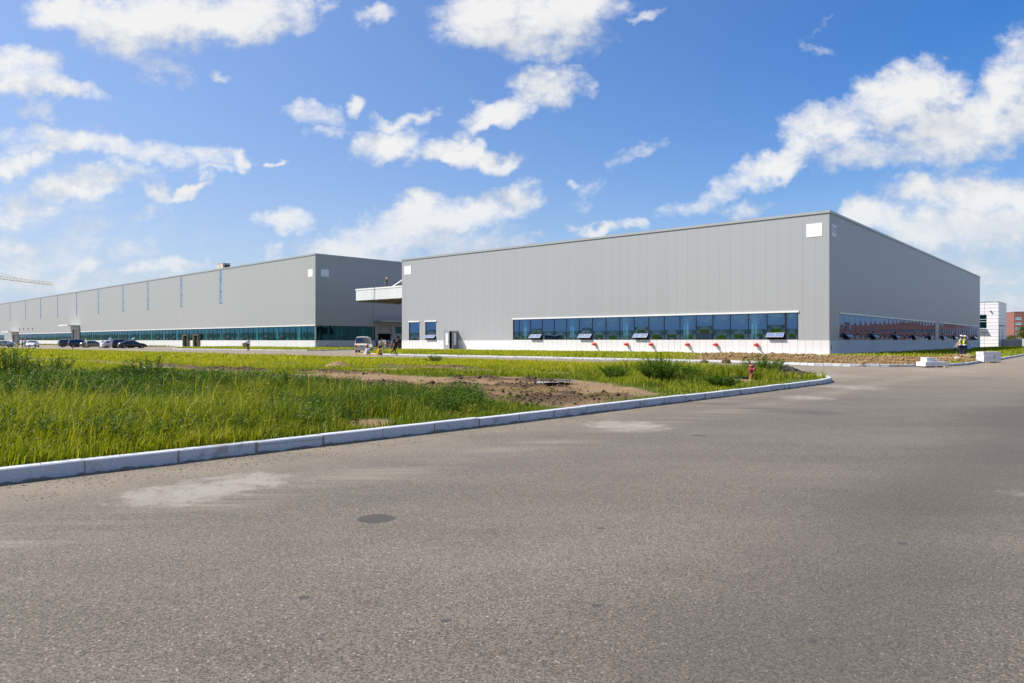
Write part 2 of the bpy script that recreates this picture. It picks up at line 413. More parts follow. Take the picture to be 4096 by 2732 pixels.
def sash(T, a0, a1, z0, z1, o, ang, parent, gm, pairs=2):
    """top-hung vent pushed open by ang"""
    mb = MB(T, True)
    w = (a1-a0)/pairs
    def P(a, d, t):      # d metres down the sash, t proud of its plane
        return (a, o+math.sin(ang)*d+math.cos(ang)*t, z1-math.cos(ang)*d+math.sin(ang)*t)
    h = z1-z0
    for k in range(pairs):
        b0, b1 = a0+k*w+0.01, a0+(k+1)*w-0.01
        def slab(x0, x1, d0, d1, t0, t1, mi):
            p = [P(x0,d0,t0),P(x1,d0,t0),P(x1,d1,t0),P(x0,d1,t0),P(x0,d0,t1),P(x1,d0,t1),P(x1,d1,t1),P(x0,d1,t1)]
            for q in ((0,1,2,3),(4,7,6,5),(0,4,5,1),(2,6,7,3),(0,3,7,4),(1,5,6,2)): mb.face([p[i] for i in q], mi)
        f = 0.07
        slab(b0, b0+f, 0, h, 0, 0.05, 0); slab(b1-f, b1, 0, h, 0, 0.05, 0)
        slab(b0+f, b1-f, 0, f, 0, 0.05, 0); slab(b0+f, b1-f, h-f, h, 0, 0.05, 0)
        slab(b0+f, b1-f, f, h-f, 0.018, 0.032, 1)
    if ang > 0.05:       # stays
        for x in (a0+0.05, a1-0.05):
            mb.bar((x, o, z1-h*0.72), P(x, h*0.92, 0), 0.012, 5)
    return mb.build('vent_sash', [sash_frame if ang > 0.05 else frame_m, gm], parent)

def ribbon(T, parent, a0, a1, z0, z1, splits, gm, vents=(), bulge=0.012, recess=0.10, head=True, doors=(), bar=0.075, vent_h=0.77, seed=1, proud=0.05):
    """strip window: dark mullions, glass, top-hung vents; vents = [(index, angle)], 0 keeps it shut"""
    R = random.Random(seed)
    win = MB(T, True); o1 = -recess+proud; o0 = -recess-0.05
    win.box(a0, a1, o0, o1, z0, z0+bar); win.box(a0, a1, o0, o1, z1-bar, z1)
    sp = sorted([a0+bar/2, *splits, a1-bar/2])
    for x in sp: win.box(x-bar/2, x+bar/2, o0, o1, z0+bar, z1-bar)
    vi = dict(vents); di = set(doors)
    gl = MB(T, True)
    sashes = []
    for i, (x0, x1) in enumerate(zip(sp, sp[1:])):
        x0, x1 = x0+bar/2, x1-bar/2
        lo = z0+bar
        if i in vi:
            lo = z0+vent_h
            win.box(x0, x1, o0, o1, lo-bar, lo)
            sashes.append((x0, x1, z0+bar, lo-bar, vi[i]))
        pane(gl, x0, x1, lo, z1-bar, -recess, bulge*R.uniform(0.7, 1.25))
    w = win.build('window', frame_m, parent)
    gl.build('glass', gm, w)
    for (x0, x1, q0, q1, ang) in sashes:
        sash(T, x0, x1, q0, q1, -recess+0.052, ang, w, sash_glass if ang > 0.05 else gm)
    if head:
        hb = MB(T, True); hb.box(a0-0.12, a1+0.12, -0.02, 0.10, z1, z1+0.17); hb.build('window_head', white_trim, w)
    return w

# ------------------------------------------------------------------ the near assembly hall
hall = thing('factory_hall', 'large pale grey panel clad hall with a white plinth and long blue strip windows', 'factory', (A[0], A[1], 0), ROT_A)
TF, TS = front, side
mb = MB(TF, True)
fh = [(-41.3, -3.0, 1.57, 4.34), (-62.9, -60.4, 1.5, 4.34), (-59.1, -56.65, 1.6, 4.34), (-54.85, -51.95, 0.22, 2.88)]
wall_panels(mb, -HALL_L, 0, 1.5, HALL_H, fh)
mb.T = TS
sh = [(3.25, 51.6, 1.54, 4.2), (54.4, 92.4, 1.54, 4.2)]
wall_panels(mb, 0, HALL_D, 1.5, HALL_H, sh)
mb.T = lambda a, o, z: (-HALL_L-o, -a, z)
wall_panels(mb, -HALL_D, 0, 0, HALL_H, [])
mb.T = lambda a, o, z: (a, HALL_D+o, z)
mb.flip = False
wall_panels(mb, -HALL_L, 0, 0, HALL_H, [])
mb.build('cladding', clad, hall)
mb = MB(TF, True)
mb.box(-HALL_L, -54.95, -0.2, 0.035, -0.4, 1.5); mb.box(-51.85, 0.035, -0.2, 0.035, -0.4, 1.5)
mb.box(-41.3, -3.0, -0.2, 0.036, 1.5, 1.57)
mb.T = TS
mb.box(0.0, HALL_D, -0.2, 0.034, -0.4, 1.498)
mb.box(3.25, 92.4, -0.2, 0.0345, 1.498, 1.54)
mb.build('plinth', stone_panel, hall)
mb = MB(TF, True)
mb.box(-HALL_L-0.06, 0.09, -0.3, 0.09, HALL_H-0.22, HALL_H+0.03); mb.T = TS
mb.box(0.3, HALL_D+0.06, -0.3, 0.085, HALL_H-0.215, HALL_H+0.025)
mb.build('coping', coping_m, hall)
mb = MB(); mb.box(-HALL_L+0.2, -0.2, 0.2, HALL_D-0.2, HALL_H-0.9, HALL_H-0.6); mb.build('roof', inner_m, hall)
# inside: floor, partition, columns behind the glass, a crane beam
mb = MB(); mb.box(-HALL_L+0.3, -0.25, 0.25, HALL_D-0.3, -0.05, 0.15); mb.build('inner_floor', inner_floor, hall)
mb = MB()
mb.box(-HALL_L+0.3, -16, 16, 16.2, 0.15, 13.3); mb.box(-16.2, -16.0, 16.2, HALL_D-0.3, 0.15, 13.3)
mb.build('partition', inner_m, hall)
mb = MB(); mb.box(-42, -2.5, 6.0, 6.4, 3.3, 3.55); mb.box(-42, -2.5, 6.0, 6.4, 3.9, 4.0); mb.build('crane_beam', crane_beam_m, hall)
for s_ in (39.6, 31.7, 23.7, 15.7, 7.8):
    mb = MB(); mb.box(-s_-0.3, -s_+0.3, 0.55, 1.1, 0.15, 13.3); mb.build('column', column_m, hall)
sp = [-40.27]+[-(38.24-2.0*k) for k in range(18)]
sp = [s for s in sp if s < -4.2]+[-4.35]
ribbon(TF, hall, -41.25, -3.05, 1.57, 4.34, sp, glass_hall, vents=[(2, 0.75), (6, 0.75), (10, 0.75), (14, 0.0), (18, 0.75)], bulge=0.02, seed=3)
ribbon(TF, hall, -62.88, -60.42, 1.5, 4.34, [], glass_hall, bulge=0.02)
ribbon(TF, hall, -59.08, -56.67, 1.6, 4.34, [], glass_hall, vents=[(0, 0.75)], bulge=0.02)
ys = [4.76+2.09*k for k in range(22)]
ribbon(TS, hall, 3.31, 51.55, 1.54, 4.2, ys, glass_flank, vents=[(1, 0.8), (6, 0.8), (11, 0.8), (16, 0.8), (21, 0.8)], bulge=0.018, seed=5, bar=0.05, proud=0.006, recess=0.05)
ys = [56.4+2.09*k for k in range(17)]
ribbon(TS, hall, 54.45, 92.35, 1.54, 4.2, ys, glass_flank, vents=[(1, 0.8), (6, 0.8), (11, 0.8), (16, 0.8)], bulge=0.018, seed=6, bar=0.05, proud=0.006, recess=0.05)
# double door, both leaves swung out
fr = MB(TF, True)
fr.box(-54.95, -54.85, -0.2, 0.05, 0.2, 2.95); fr.box(-51.95, -51.85, -0.2, 0.05, 0.2, 2.95); fr.box(-54.85, -51.95, -0.2, 0.05, 2.85, 2.95)
dr = fr.build('door_frame', door_grey, hall)
def leaf(hinge, ang, sgn):
    ca, sa = math.cos(ang), math.sin(ang)
    def T(a, o, z):      # a along the leaf from its hinge
        x = hinge+sgn*a*ca; out = 0.05+a*sa
        return (x-sgn*o*sa*0+o*0, -(out)-o*0, z) if o == 0 else (x+sgn*o*sa, -(out-o*ca), z)
    m = MB(T, sgn > 0)
    w = 1.42
    m.box(0, w, 0, 0.05, 0.22, 2.85, 0)
    m.box(w*0.32, w*0.68, -0.006, 0.056, 0.85, 2.55, 1)
    m.box(w*0.9, w*0.94, -0.05, 0.1, 1.25, 1.45, 2)
    return m.build('door_leaf', [door_grey, sign_m, dark_m], dr)
leaf(-54.84, 0.2, 1); leaf(-51.96, 1.77, -1)
mb = MB(TF, True); mb.box(-57.2, -50.2, 0.036, 1.7, -0.2, 0.10); mb.box(-55.6, -50.8, 0.036, 1.3, 0.10, 0.22); mb.build('door_step', concrete_m, hall)
mb = MB(TS, True); mb.box(0.45, 0.62, 0.035, 0.05, 0.55, 1.08); mb.build('vent_slot', dark_m, hall)

# canopy that springs from the hall's far end
SB = 2.0
can = MB(TF, True)
cT = lambda a, o, z: (a, SB-o, z)
can.T = cT
can.box(-79.2, -HALL_L-0.02, -9.0, 0.0, 8.42, 10.2)
can.build('canopy', panel_mat('canopy_cladding', (0.60, 0.62, 0.61), 2.2, 0.45, 0.2, 0.03, 0.3), hall)
cn = MB(cT, True)
cn.box(-79.3, -HALL_L-0.021, -9.1, 0.06, 10.2, 10.44)
cn.build('canopy_coping', white_trim, hall)
sf = MB(cT, True)
for k in range(5): sf.box(-79.0+2.8*k, -78.75+2.8*k, -8.8, -0.2, 8.2, 8.41)
sf.box(-79.0, -HALL_L-0.03, -8.9, -8.7, 8.1, 8.41)
sf.build('canopy_rafters', plain('brown_soffit', (0.16, 0.13, 0.09), 0.7), hall)
rod = MB(); rod.bar((-70.6, SB+0.8, 10.35), (-HALL_L-0.01, SB+0.8, 12.7), 0.10, 8); rod.build('tie_rod', white_trim, hall)
lc = MB(); 
lc.obox((-HALL_L-0.9, 14.0, 5.7), (0.95, 0, 0.12), (0, 5.0, 0), (0, 0, 0.06)); lc.build('side_canopy', white_trim, hall)

def wall_board(loc_parent, T, a0, a1, z0, z1, name, label, blur=False, group='blank boards on the facades'):
    # boards hang on a wall: things of their own, placed through the wall's own frame
    P, rz = loc_parent
    o = thing(name, label, 'sign', (P[0], P[1], 0), rz, group)
    m = MB(T, True); m.box(a0, a1, 0.004, 0.03, z0, z1); b = m.build('board', sign_m, o)
    if blur:
        g = MB(T, True)
        h = (z1-z0); w = a1-a0; q = z0+h*0.38; t = h*0.38
        for (x0, x1, y0, y1) in ((0.06,.44,.86,1),(.06,.16,.5,.9),(.06,.44,.42,.56),(.34,.44,.05,.45),(.06,.44,-.04,.1),(.56,.92,.86,1),(.8,.92,.0,.9),(.56,.68,.45,.9),(.56,.92,-.04,.08),(.68,.82,.4,.55)):
            g.box(a0+w*x0, a0+w*x1, 0.03, 0.034, q+t*y0, q+t*y1)
        g.build('marking', sign_grey, o)
    return o
FA = (A, ROT_A); FB = (B, ROT_B)
wall_board(FA, TF, -2.2, -0.66, 11.86, 13.19, 'wall_sign', 'large blank white board on the sunlit front of the near hall beside its corner')
wall_board(FA, TF, -63.95, -62.35, 11.86, 13.19, 'wall_sign', 'blank white board at the far left end of the near hall, above the small windows')
wall_board(FA, TS, 0.62, 2.2, 11.86, 13.1, 'wall_sign', 'shaded white board with blurred grey marking on the near hall side wall', True)
wall_board(FA, TS, 93.9, 95.5, 11.86, 13.1, 'wall_sign', 'tiny pale board with grey marking at the far back end of the hall side wall', True)
wall_board(FB, TF, -2.55, -0.92, 13.35, 14.75, 'wall_sign', 'blank white board on the sunlit front of the long works beside its corner')
wall_board(FB, TS, 1.2, 2.8, 13.4, 14.75, 'wall_sign', 'shaded blank board on the end wall of the long works')

# red hydrant outlets on the plinth
def outlet(s_, z, label):
    c = A+D1*s_; o = thing('pump_outlet', label, 'hydrant outlet', (c[0], c[1], z), ROT_A, 'red outlets on the plinth'); o.scale = (1.3, 1.0, 1.3)
    m = MB(front, True); m.bar((0, 0.036, 0), (0, 0.06, 0), 0.13, 14); m.build('flange', red_m, o)
    m = MB(front, True)
    prof = [(0.0, 0.04)]+[(0.165*math.sin(t), 0.24-0.165*math.cos(t)) for t in np.linspace(0.35, PI-0.5, 9)]+[(0.075, 0.40), (0.07, 0.56)]
    m.lathe(prof, 16, axis='y'); m.build('valve_body', red_m, o)
    m = MB(front, True); m.lathe([(0.0, 0.56), (0.095, 0.56), (0.105, 0.60), (0.105, 0.70), (0.08, 0.74), (0.0, 0.74)], 14, axis='y'); m.build('cap', red_m, o)
for i, (s_, lab) in enumerate(((27.68, 'red wall outlet under the second open vent of the hall front'), (23.06, 'red wall outlet left of the third open vent on the hall front'),
        (19.72, 'red wall outlet just right of the third open vent on the hall front'), (15.11, 'red wall outlet left of the shut dark vent on the hall front'),
        (11.74, 'red wall outlet right of the shut dark vent on the hall front'), (7.21, 'red wall outlet nearest the hall corner, left of the last open vent'))):
    outlet(s_, 1.03, lab)

# ------------------------------------------------------------------ the long works building
works = thing('factory_works', 'long grey panel clad works with narrow slit windows and a teal glass strip', 'factory', (B[0], B[1], 0), ROT_B)
SL = [39.73, 61.63, 83.75, 103.05, 125.07, 147.54, 169.87, 192.46, 215.16, 241.05, 263.5, 286]
mb = MB(TF, True)
holes = [(-s-0.6, -s+0.6, 9.65, 17.2) for s in SL]
holes += [(-144.0, -0.06, 1.5, 4.2), (-226, -152.6, 1.5, 4.0), (-330, -252.4, 1.5, 4.0)]
holes += [(-151.5, -145.3, 0.1, 5.2), (-235.5, -228.0, 0.1, 4.0)]
wall_panels(mb, -WORKS_L, 0, 1.5, WORKS_H, [h for h in holes], depth=0.3)
mb.T = TS
wh = [(0.06, 13.3, 1.5, 4.25), (13.85, 17.35, 0.0, 4.4), (18.25, 22.5, 2.9, 4.3)]
wall_panels(mb, 0, WORKS_D, 0.0, WORKS_H, wh, depth=0.3)
mb.T = lambda a, o, z: (-WORKS_L-o, -a, z); wall_panels(mb, -WORKS_D, 0, 0, WORKS_H, [])
mb.build('cladding', clad_far, works)
mb = MB(TF, True)
for a0, a1 in ((-50.8, 0.035), (-56.8, -53.85), (-144.0, -59.9), (-226, -152.6), (-330, -236)):
    mb.box(a0, a1, -0.2, 0.035, -0.4, 1.5)
mb.T = TS; mb.box(0.0, 13.5, -0.2, 0.034, -0.4, 1.498)
mb.build('plinth', stone_panel, works)
mb = MB(TF, True); mb.box(-WORKS_L, 0.1, -0.3, 0.09, WORKS_H-0.25, WORKS_H+0.03); mb.T = TS; mb.box(0.3, WORKS_D, -0.3, 0.085, WORKS_H-0.245, WORKS_H+0.025)
mb.build('coping', coping_m, works)
mb = MB(); mb.box(-WORKS_L+0.3, -0.3, 0.4, WORKS_D-0.4, WORKS_H-1.0, WORKS_H-0.7); mb.build('roof', inner_m, works)
mb = MB(); mb.box(-WORKS_L+0.3, -0.35, 0.35, WORKS_D-0.4, -0.05, 0.12); mb.build('inner_floor', inner_floor, works)
mb = MB(); mb.box(-WORKS_L+0.3, -18, 14, 14.2, 0.12, 16.5); mb.box(-18.2, -18, 14.2, WORKS_D-1, 0.12, 16.5); mb.build('partition', inner_m, works)
s_ = 7.0
while s_ < 300:
    mb = MB(); mb.box(-s_-0.45, -s_+0.45, 0.6, 1.3, 0.12, 16.5); mb.build('column', column_m, works); s_ += 8.45
for y_ in (6.0, 11.5):
    mb = MB(); mb.box(-1.6, -0.9, y_-0.4, y_+0.4, 0.12, 16.5); mb.build('column', column_m, works)
sp = [-(3.04+2.155*k) for k in range(65)]
op = [(k, 0.0) for k in range(4, 22, 5)]
ribbon(TF, works, -144.0, -0.06, 1.5, 4.2, sp, glass_works, vents=[(60, 0.0), (57, 0.0), (53, 0.0), (49, 0.0), (35, 0.0), (22, 0.65), (13, 0.65), (30, 0)], bulge=0.010, seed=8)
ribbon(TF, works, -226, -152.6, 1.5, 4.0, [-(154.8+2.155*k) for k in range(33)], glass_works, vents=[(5, 0), (12, 0), (20, 0), (28, 0)], bulge=0.012, seed=9)
ribbon(TF, works, -329.9, -252.4, 1.5, 4.0, [-(254.5+2.155*k) for k in range(34)], glass_works, bulge=0.01, seed=10)
ribbon(TS, works, 0.06, 13.28, 1.5, 4.25, [1.06, 3.02, 5.04, 7.1, 9.1, 11.07], glass_shaded, vents=[(3, 0.0)], bulge=0.02, head=False, seed=11)
for s in SL:
    w = MB(TF, True)
    a0, a1 = -s-0.6, -s+0.6
    w.box(a0, a0+0.05, -0.2, -0.02, 9.65, 17.2); w.box(a1-0.05, a1, -0.2, -0.02, 9.65, 17.2)
    for z in (9.65, 12.38, 14.96): w.box(a0+0.05, a1-0.05, -0.2, -0.015, z, z+0.12)
    wn = w.build('slit_window', frame_m, works)
    g = MB(TF, True)
    for z0, z1 in ((9.77, 12.38), (12.5, 14.96), (15.08, 17.2)): pane(g, a0+0.05, a1-0.05, z0, z1, -0.03, 0.004, 4)
    g.build('glass', glass_slit, wn)
# double glazed doors by the corner
def glazed_door(a0, a1):
    f = MB(TF, True); f.box(a0, a0+0.35, -0.1, 0.5, 0.05, 2.85); f.box(a1-0.1, a1, -0.1, 0.5, 0.05, 2.85); f.box(a0+0.35, a1-0.1, -0.1, 0.5, 2.7, 2.85)
    m = (a0+0.35+a1-0.1)/2
    f.box(m-0.05, m+0.05, 0.0, 0.12, 0.05, 2.7)
    d = f.build('door', plain('bronze_frame', (0.20, 0.18, 0.12), 0.4, 0.3), works)
    g = MB(TF, True); pane(g, a0+0.35, m-0.05, 0.1, 2.7, 0.06, 0.0, 1); pane(g, m+0.05, a1-0.1, 0.1, 2.7, 0.06, 0.0, 1); g.build('glass', glass_works, d)
    h = MB(TF, True); h.box(m-0.14, m-0.10, 0.1, 0.2, 0.9, 1.7); h.box(m+0.10, m+0.14, 0.1, 0.2, 0.9, 1.7); h.build('handle', plain('brass', (0.5, 0.4, 0.15), 0.3, 0.8), d)
glazed_door(-59.85, -56.8); glazed_door(-53.8, -50.85)
# recessed portals with flat canopies
def portal(a0, a1, zt, c0, c1, zc):
    f = MB(TF, True); f.box(a0-0.6, a0, -0.3, 0.25, 0, zt+0.9); f.box(a1, a1+0.6, -0.3, 0.25, 0, zt+0.9); f.box(a0, a1, -0.3, 0.25, zt, zt+0.9)
    p = f.build('portal', coping_m, works)
    k = MB(TF, True); k.box(c0, c1, 0.0, 3.4, zc, zc+0.22); k.box(c0, c1, 3.4, 3.5, zc-0.05, zc+0.32); k.build('portal_canopy', white_trim, p)
    d = MB(TF, True); d.box(a0, (a0+a1)/2-0.5, -0.28, -0.2, 0.1, zt); d.box((a0+a1)/2, a1, -0.28, -0.2, 0.1, zt); d.build('portal_door', plain('portal_door_grey', (0.35, 0.33, 0.31), 0.5), p)
portal(-151.5, -145.3, 5.1, -155.0, -144.2, 6.3); portal(-235.5, -228.0, 3.9, -239.5, -226.5, 4.85)
for a in (-225.0, -218.2, -211.0, -204.3):
    m = MB(TF, True); m.box(a-0.35, a+0.35, 0.001, 0.06, 5.55, 6.25); m.box(a-0.45, a+0.45, 0.06, 0.16, 6.2, 6.3); m.build('wall_vent', dark_m, works)
# loading door on the end wall
m = MB(TS, True)
for k in range(18): m.box(13.95, 17.25, -0.22, -0.15-0.02*(k % 2), 2.86+k*0.085, 2.86+(k+1)*0.085-0.002)
m.box(13.85, 13.95, -0.3, 0.05, 0.0, 4.4); m.box(17.25, 17.35, -0.3, 0.05, 0.0, 4.4)
m.build('roller_shutter', plain('shutter_grey', (0.36, 0.36, 0.37), 0.5), works)
m = MB(TS, True); m.box(18.25, 22.5, -0.2, -0.1, 2.9, 4.3); wn = m.build('window', frame_m, works)
g = MB(TS, True); pane(g, 18.35, 22.4, 3.0, 4.2, -0.095, 0.0, 1); g.build('glass', glass_shaded, wn)
for y in (18.7, 20.2):
    m = MB(TS, True); m.box(y, y+0.55, 0.002, 0.05, 1.9, 2.35); m.build('wall_box', dark_m, works)
m = MB(TS, True)
m.box(12.9, 24.0, 0.0, 2.4, 5.25, 5.45)
for k in range(24): m.bar((12.95+k*0.46+0.2, 0.1, 5.28), (12.95+k*0.46+0.2, 2.42, 5.24), 0.16, 8)
m.build('corrugated_canopy', coping_m, works)

# plant room box standing on the works roof
ac_c = B+E1*61+E2*10
ac = thing('rooftop_unit', 'beige plant box with a dark louvre on the works roof', 'rooftop unit', (ac_c[0], ac_c[1], WORKS_H-0.7), ROT_B)
bm_ = plain('beige_panel', (0.46, 0.42, 0.34), 0.6)
m = MB(); m.box(-3.6, 0, 0, 1.9, 0, 4.3); m.box(-1.85, -1.75, -0.04, 0, 0, 4.25); m.box(-3.66, 0.06, -0.06, 1.96, 4.3, 4.38); m.build('casing', bm_, ac)
m = MB()
for i in range(3):
    for j in range(3): m.box(0.0, 0.05, 0.45+i*0.42, 0.8+i*0.42, 2.9+j*0.36, 3.2+j*0.36)
m.build('louvre', dark_m, ac)

# ------------------------------------------------------------------ small tiled building, concrete bay, brick block behind
C = np.array([106.2, 154.2])
annex = thing('tiled_annex', 'small white tiled two storey building behind the back end of the hall', 'building', (C[0], C[1], 0), ROT_A)
def tile_mat():
    m, nt, b = node_mat('white_tile'); N, L = nt.nodes, nt.links
    uv = N.new('ShaderNodeUVMap'); br = N.new('ShaderNodeTexBrick'); L.new(uv.outputs[0], br.inputs['Vector'])
    br.offset = 0.0; br.inputs['Scale'].default_value = 1.0; br.inputs['Brick Width'].default_value = 2.6; br.inputs['Row Height'].default_value = 0.78
    br.inputs['Mortar Size'].default_value = 0.028; br.inputs['Color1'].default_value = (0.72, 0.71, 0.72, 1); br.inputs['Color2'].default_value = (0.66, 0.66, 0.68, 1)
    br.inputs['Mortar'].default_value = (0.16, 0.13, 0.14, 1)
    L.new(br.outputs['Color'], b.inputs['Base Color']); b.inputs['Roughness'].default_value = 0.3
    return m
tile = tile_mat()
m = MB(TF, True); wall_panels(m, -9, 0, 0, 9.9, [(-4.3, -2.1, 4.1, 7.2)]); m.T = TS; wall_panels(m, 0, 13.5, 0, 9.9, [])
m.T = lambda a, o, z: (-9-o, -a, z); wall_panels(m, -13.5, 0, 0, 9.9, []); m.flip = False; m.T = lambda a, o, z: (a, 13.5+o, z); wall_panels(m, -9, 0, 0, 9.9, [])
m.build('wall', tile, annex)
m = MB(); m.box(-9.05, 0.05, -0.05, 13.55, 9.9, 10.02); m.build('roof', coping_m, annex)
m = MB(TF, True)
for z in (4.1, 5.6, 6.1, 7.12): m.box(-4.3, -2.1, -0.12, -0.04, z, z+0.08)
m.box(-4.3, -4.22, -0.12, -0.04, 4.18, 7.12); m.box(-2.18, -2.1, -0.12, -0.04, 4.18, 7.12)
wn = m.build('window', white_trim, annex)
g = MB(TF, True); pane(g, -4.22, -2.18, 4.18, 7.12, -0.1, 0.0, 1); g.build('glass', glass_works, wn)
sash(TF, -4.3, -2.1, 3.2, 4.05, 0.03, 0.9, wn, sash_glass, 1)
m = MB(TF, True); m.box(-1.55, -1.3, 0, 0.4, 7.85, 8.0); m.build('camera_bracket', dark_m, annex)
m = MB(TS, True)
for y in (0.5, 5.5): m.box(y, y+1.8, 0, 0.5, 4.7, 4.82)
m.box(0.9, 1.3, 0.002, 0.03, 0, 4.0); m.box(5.9, 6.4, 0.002, 0.03, 0, 4.0)
m.build('wall_fittings', dark_m, annex)

bay_c = C+np.array([1.6, 2.0])
bay = thing('concrete_bay', 'low bare concrete enclosure beside the tiled building', 'enclosure', (bay_c[0], bay_c[1], 0), ROT_A)
m = MB(); m.box(0, 6.0, 4.0, 4.3, 0, 1.75); m.box(4.2, 8.4, -1.6, -1.3, 0, 1.85); m.box(8.1, 8.4, -1.3, 9, 0, 1.85); m.box(4.2, 4.5, -1.3, 4.0, 0, 1.8)
m.box(11, 15, 1, 6, 0, 1.7); m.build('wall', concrete_m, bay)

def brick_mat():
    m, nt, b = node_mat('red_brick'); N, L = nt.nodes, nt.links
    uv = N.new('ShaderNodeUVMap'); br = N.new('ShaderNodeTexBrick'); L.new(uv.outputs[0], br.inputs['Vector'])
    br.inputs['Scale'].default_value = 1.0; br.inputs['Brick Width'].default_value = 0.25; br.inputs['Row Height'].default_value = 0.075; br.inputs['Mortar Size'].default_value = 0.01
    br.inputs['Color1'].default_value = (0.20, 0.045, 0.03, 1); br.inputs['Color2'].default_value = (0.26, 0.06, 0.04, 1); br.inputs['Mortar'].default_value = (0.25, 0.2, 0.18, 1)
    L.new(br.outputs['Color'], b.inputs['Base Color']); b.inputs['Roughness'].default_value = 0.8
    return m
brick = brick_mat()
white_b = plain('white_band', (0.75, 0.74, 0.72), 0.6)
def brick_block(c, rz, nw, floors, label, glass=None, wide=3.4, band=None):
    o = thing('brick_building', label, 'building', (c[0], c[1], 0), rz, 'red brick blocks')
    W = nw*4.9; Hh = floors*3.4+3.6
    hs = [(k*4.9+0.7, k*4.9+0.7+wide, f*3.4+1.6, f*3.4+3.2) for k in range(nw) for f in range(floors)]
    m = MB(front, True); wall_panels(m, 0, W, 0, Hh, hs, 0.25)
    m.T = side; m.T = lambda a, oo, z: (W+oo, a, z); wall_panels(m, 0, 18, 0, Hh, [])
    m.T = lambda a, oo, z: (-oo, -a, z); wall_panels(m, -18, 0, 0, Hh, [])
    m.build('wall', brick, o)
    m = MB(); m.box(0, W, 0.3, 18, Hh-0.6, Hh-0.4); m.box(W*0.3, W*0.3+9, 2, 8, Hh-0.4, Hh+2.2); m.build('roof', brick, o)
    m = MB(front, True); m.box(-0.1, W+0.1, -0.3, 0.12, Hh, Hh+0.3); m.build('parapet', brick if band else white_b, o)
    x0, x1, z0, z1 = 0.0, wide, 0.0, 1.6
    wm = MB(front, True)
    wm.box(x0, x1, -0.22, -0.02, z1-0.22, z1); wm.box(x0, x1, -0.22, -0.02, z0, z0+0.2)
    for x in (x0, (x0+x1)/2-0.05, x1-0.1): wm.box(x, x+0.1, -0.22, -0.1, z0+0.2, z1-0.22)
    gm = MB(front, True); pane(gm, x0, x1, z0+0.2, z1-0.22, -0.18, 0, 1)
    w0 = wm.build('window', band or white_b, o); g0 = gm.build('glass', glass or glass_works, w0)
    for i, (x0, x1, z0, z1) in enumerate(hs):
        if i == 0: w = w0
        else:
            w = w0.copy(); COL.objects.link(w); w.parent = o
            g = g0.copy(); COL.objects.link(g); g.parent = w
        w.location = (x0, 0, z0)
    return o
brick_block((334, 470), -0.32, 8, 5, 'distant red brick block with white framed windows, seen past the tiled building')

brick_block((262, 286), -0.93, 14, 2, 'red brick block out to the right, mirrored in the side windows of the hall', wide=3.6, band=frame_m)
# ------------------------------------------------------------------ ground: kerb lines, lawns, roads
def gpt(u, v, z=0.0):
    """full-size photo pixel on the level z -> ground point"""
    Y = (H-z)*2826/(v-1361.5); return np.array([(u-2048)/2826*Y, Y])
def disp(x, y, z=0.0): return gpt(x*1.7422, y*1.7422, z)

def inside(poly, X, Y):
    poly = np.asarray(poly); r = np.zeros(X.shape, bool); n = len(poly); j = n-1
    for i in range(n):
        xi, yi = poly[i]; xj, yj = poly[j]
        if yi != yj:
            r ^= ((yi > Y) != (yj > Y)) & (X < (xj-xi)*(Y-yi)/(yj-yi)+xi)
        j = i
    return r
def nearest_on(poly, X, Y):
    poly = np.asarray(poly); best = np.full(X.shape, 1e18); bx = X.copy(); by = Y.copy()
    for i in range(len(poly)):
        p, q = poly[i], poly[(i+1) % len(poly)]; d = q-p; L2 = max(d@d, 1e-12)
        t = np.clip(((X-p[0])*d[0]+(Y-p[1])*d[1])/L2, 0, 1)
        x, y = p[0]+t*d[0], p[1]+t*d[1]; e = (X-x)**2+(Y-y)**2
        m = e < best; best = np.where(m, e, best); bx = np.where(m, x, bx); by = np.where(m, y, by)
    return bx, by, np.sqrt(best)

def vnoise(x, y, seed=0):
    """smooth value noise in numpy"""
    xi = np.floor(x).astype(np.int64); yi = np.floor(y).astype(np.int64); fx = x-xi; fy = y-yi
    def h(a, b):
        n = (a*374761393+b*668265263+seed*974634777) & 0xffffffff
        n = ((n ^ (n >> 13))*1274126177) & 0xffffffff
        return ((n ^ (n >> 16)) & 0xffff)/65535.0
    sx = fx*fx*(3-2*fx); sy = fy*fy*(3-2*fy)
    return (h(xi, yi)*(1-sx)+h(xi+1, yi)*sx)*(1-sy)+(h(xi, yi+1)*(1-sx)+h(xi+1, yi+1)*sx)*sy
def fbm(x, y, seed=0, o=4):
    s = 0; a = 0.5
    for k in range(o): s = s+a*vnoise(x*2**k, y*2**k, seed+k); a *= 0.5
    return s/(1-0.5**o)

def smooth(a, b, x):
    t = np.clip((x-a)/(b-a), 0, 1); return t*t*(3-2*t)

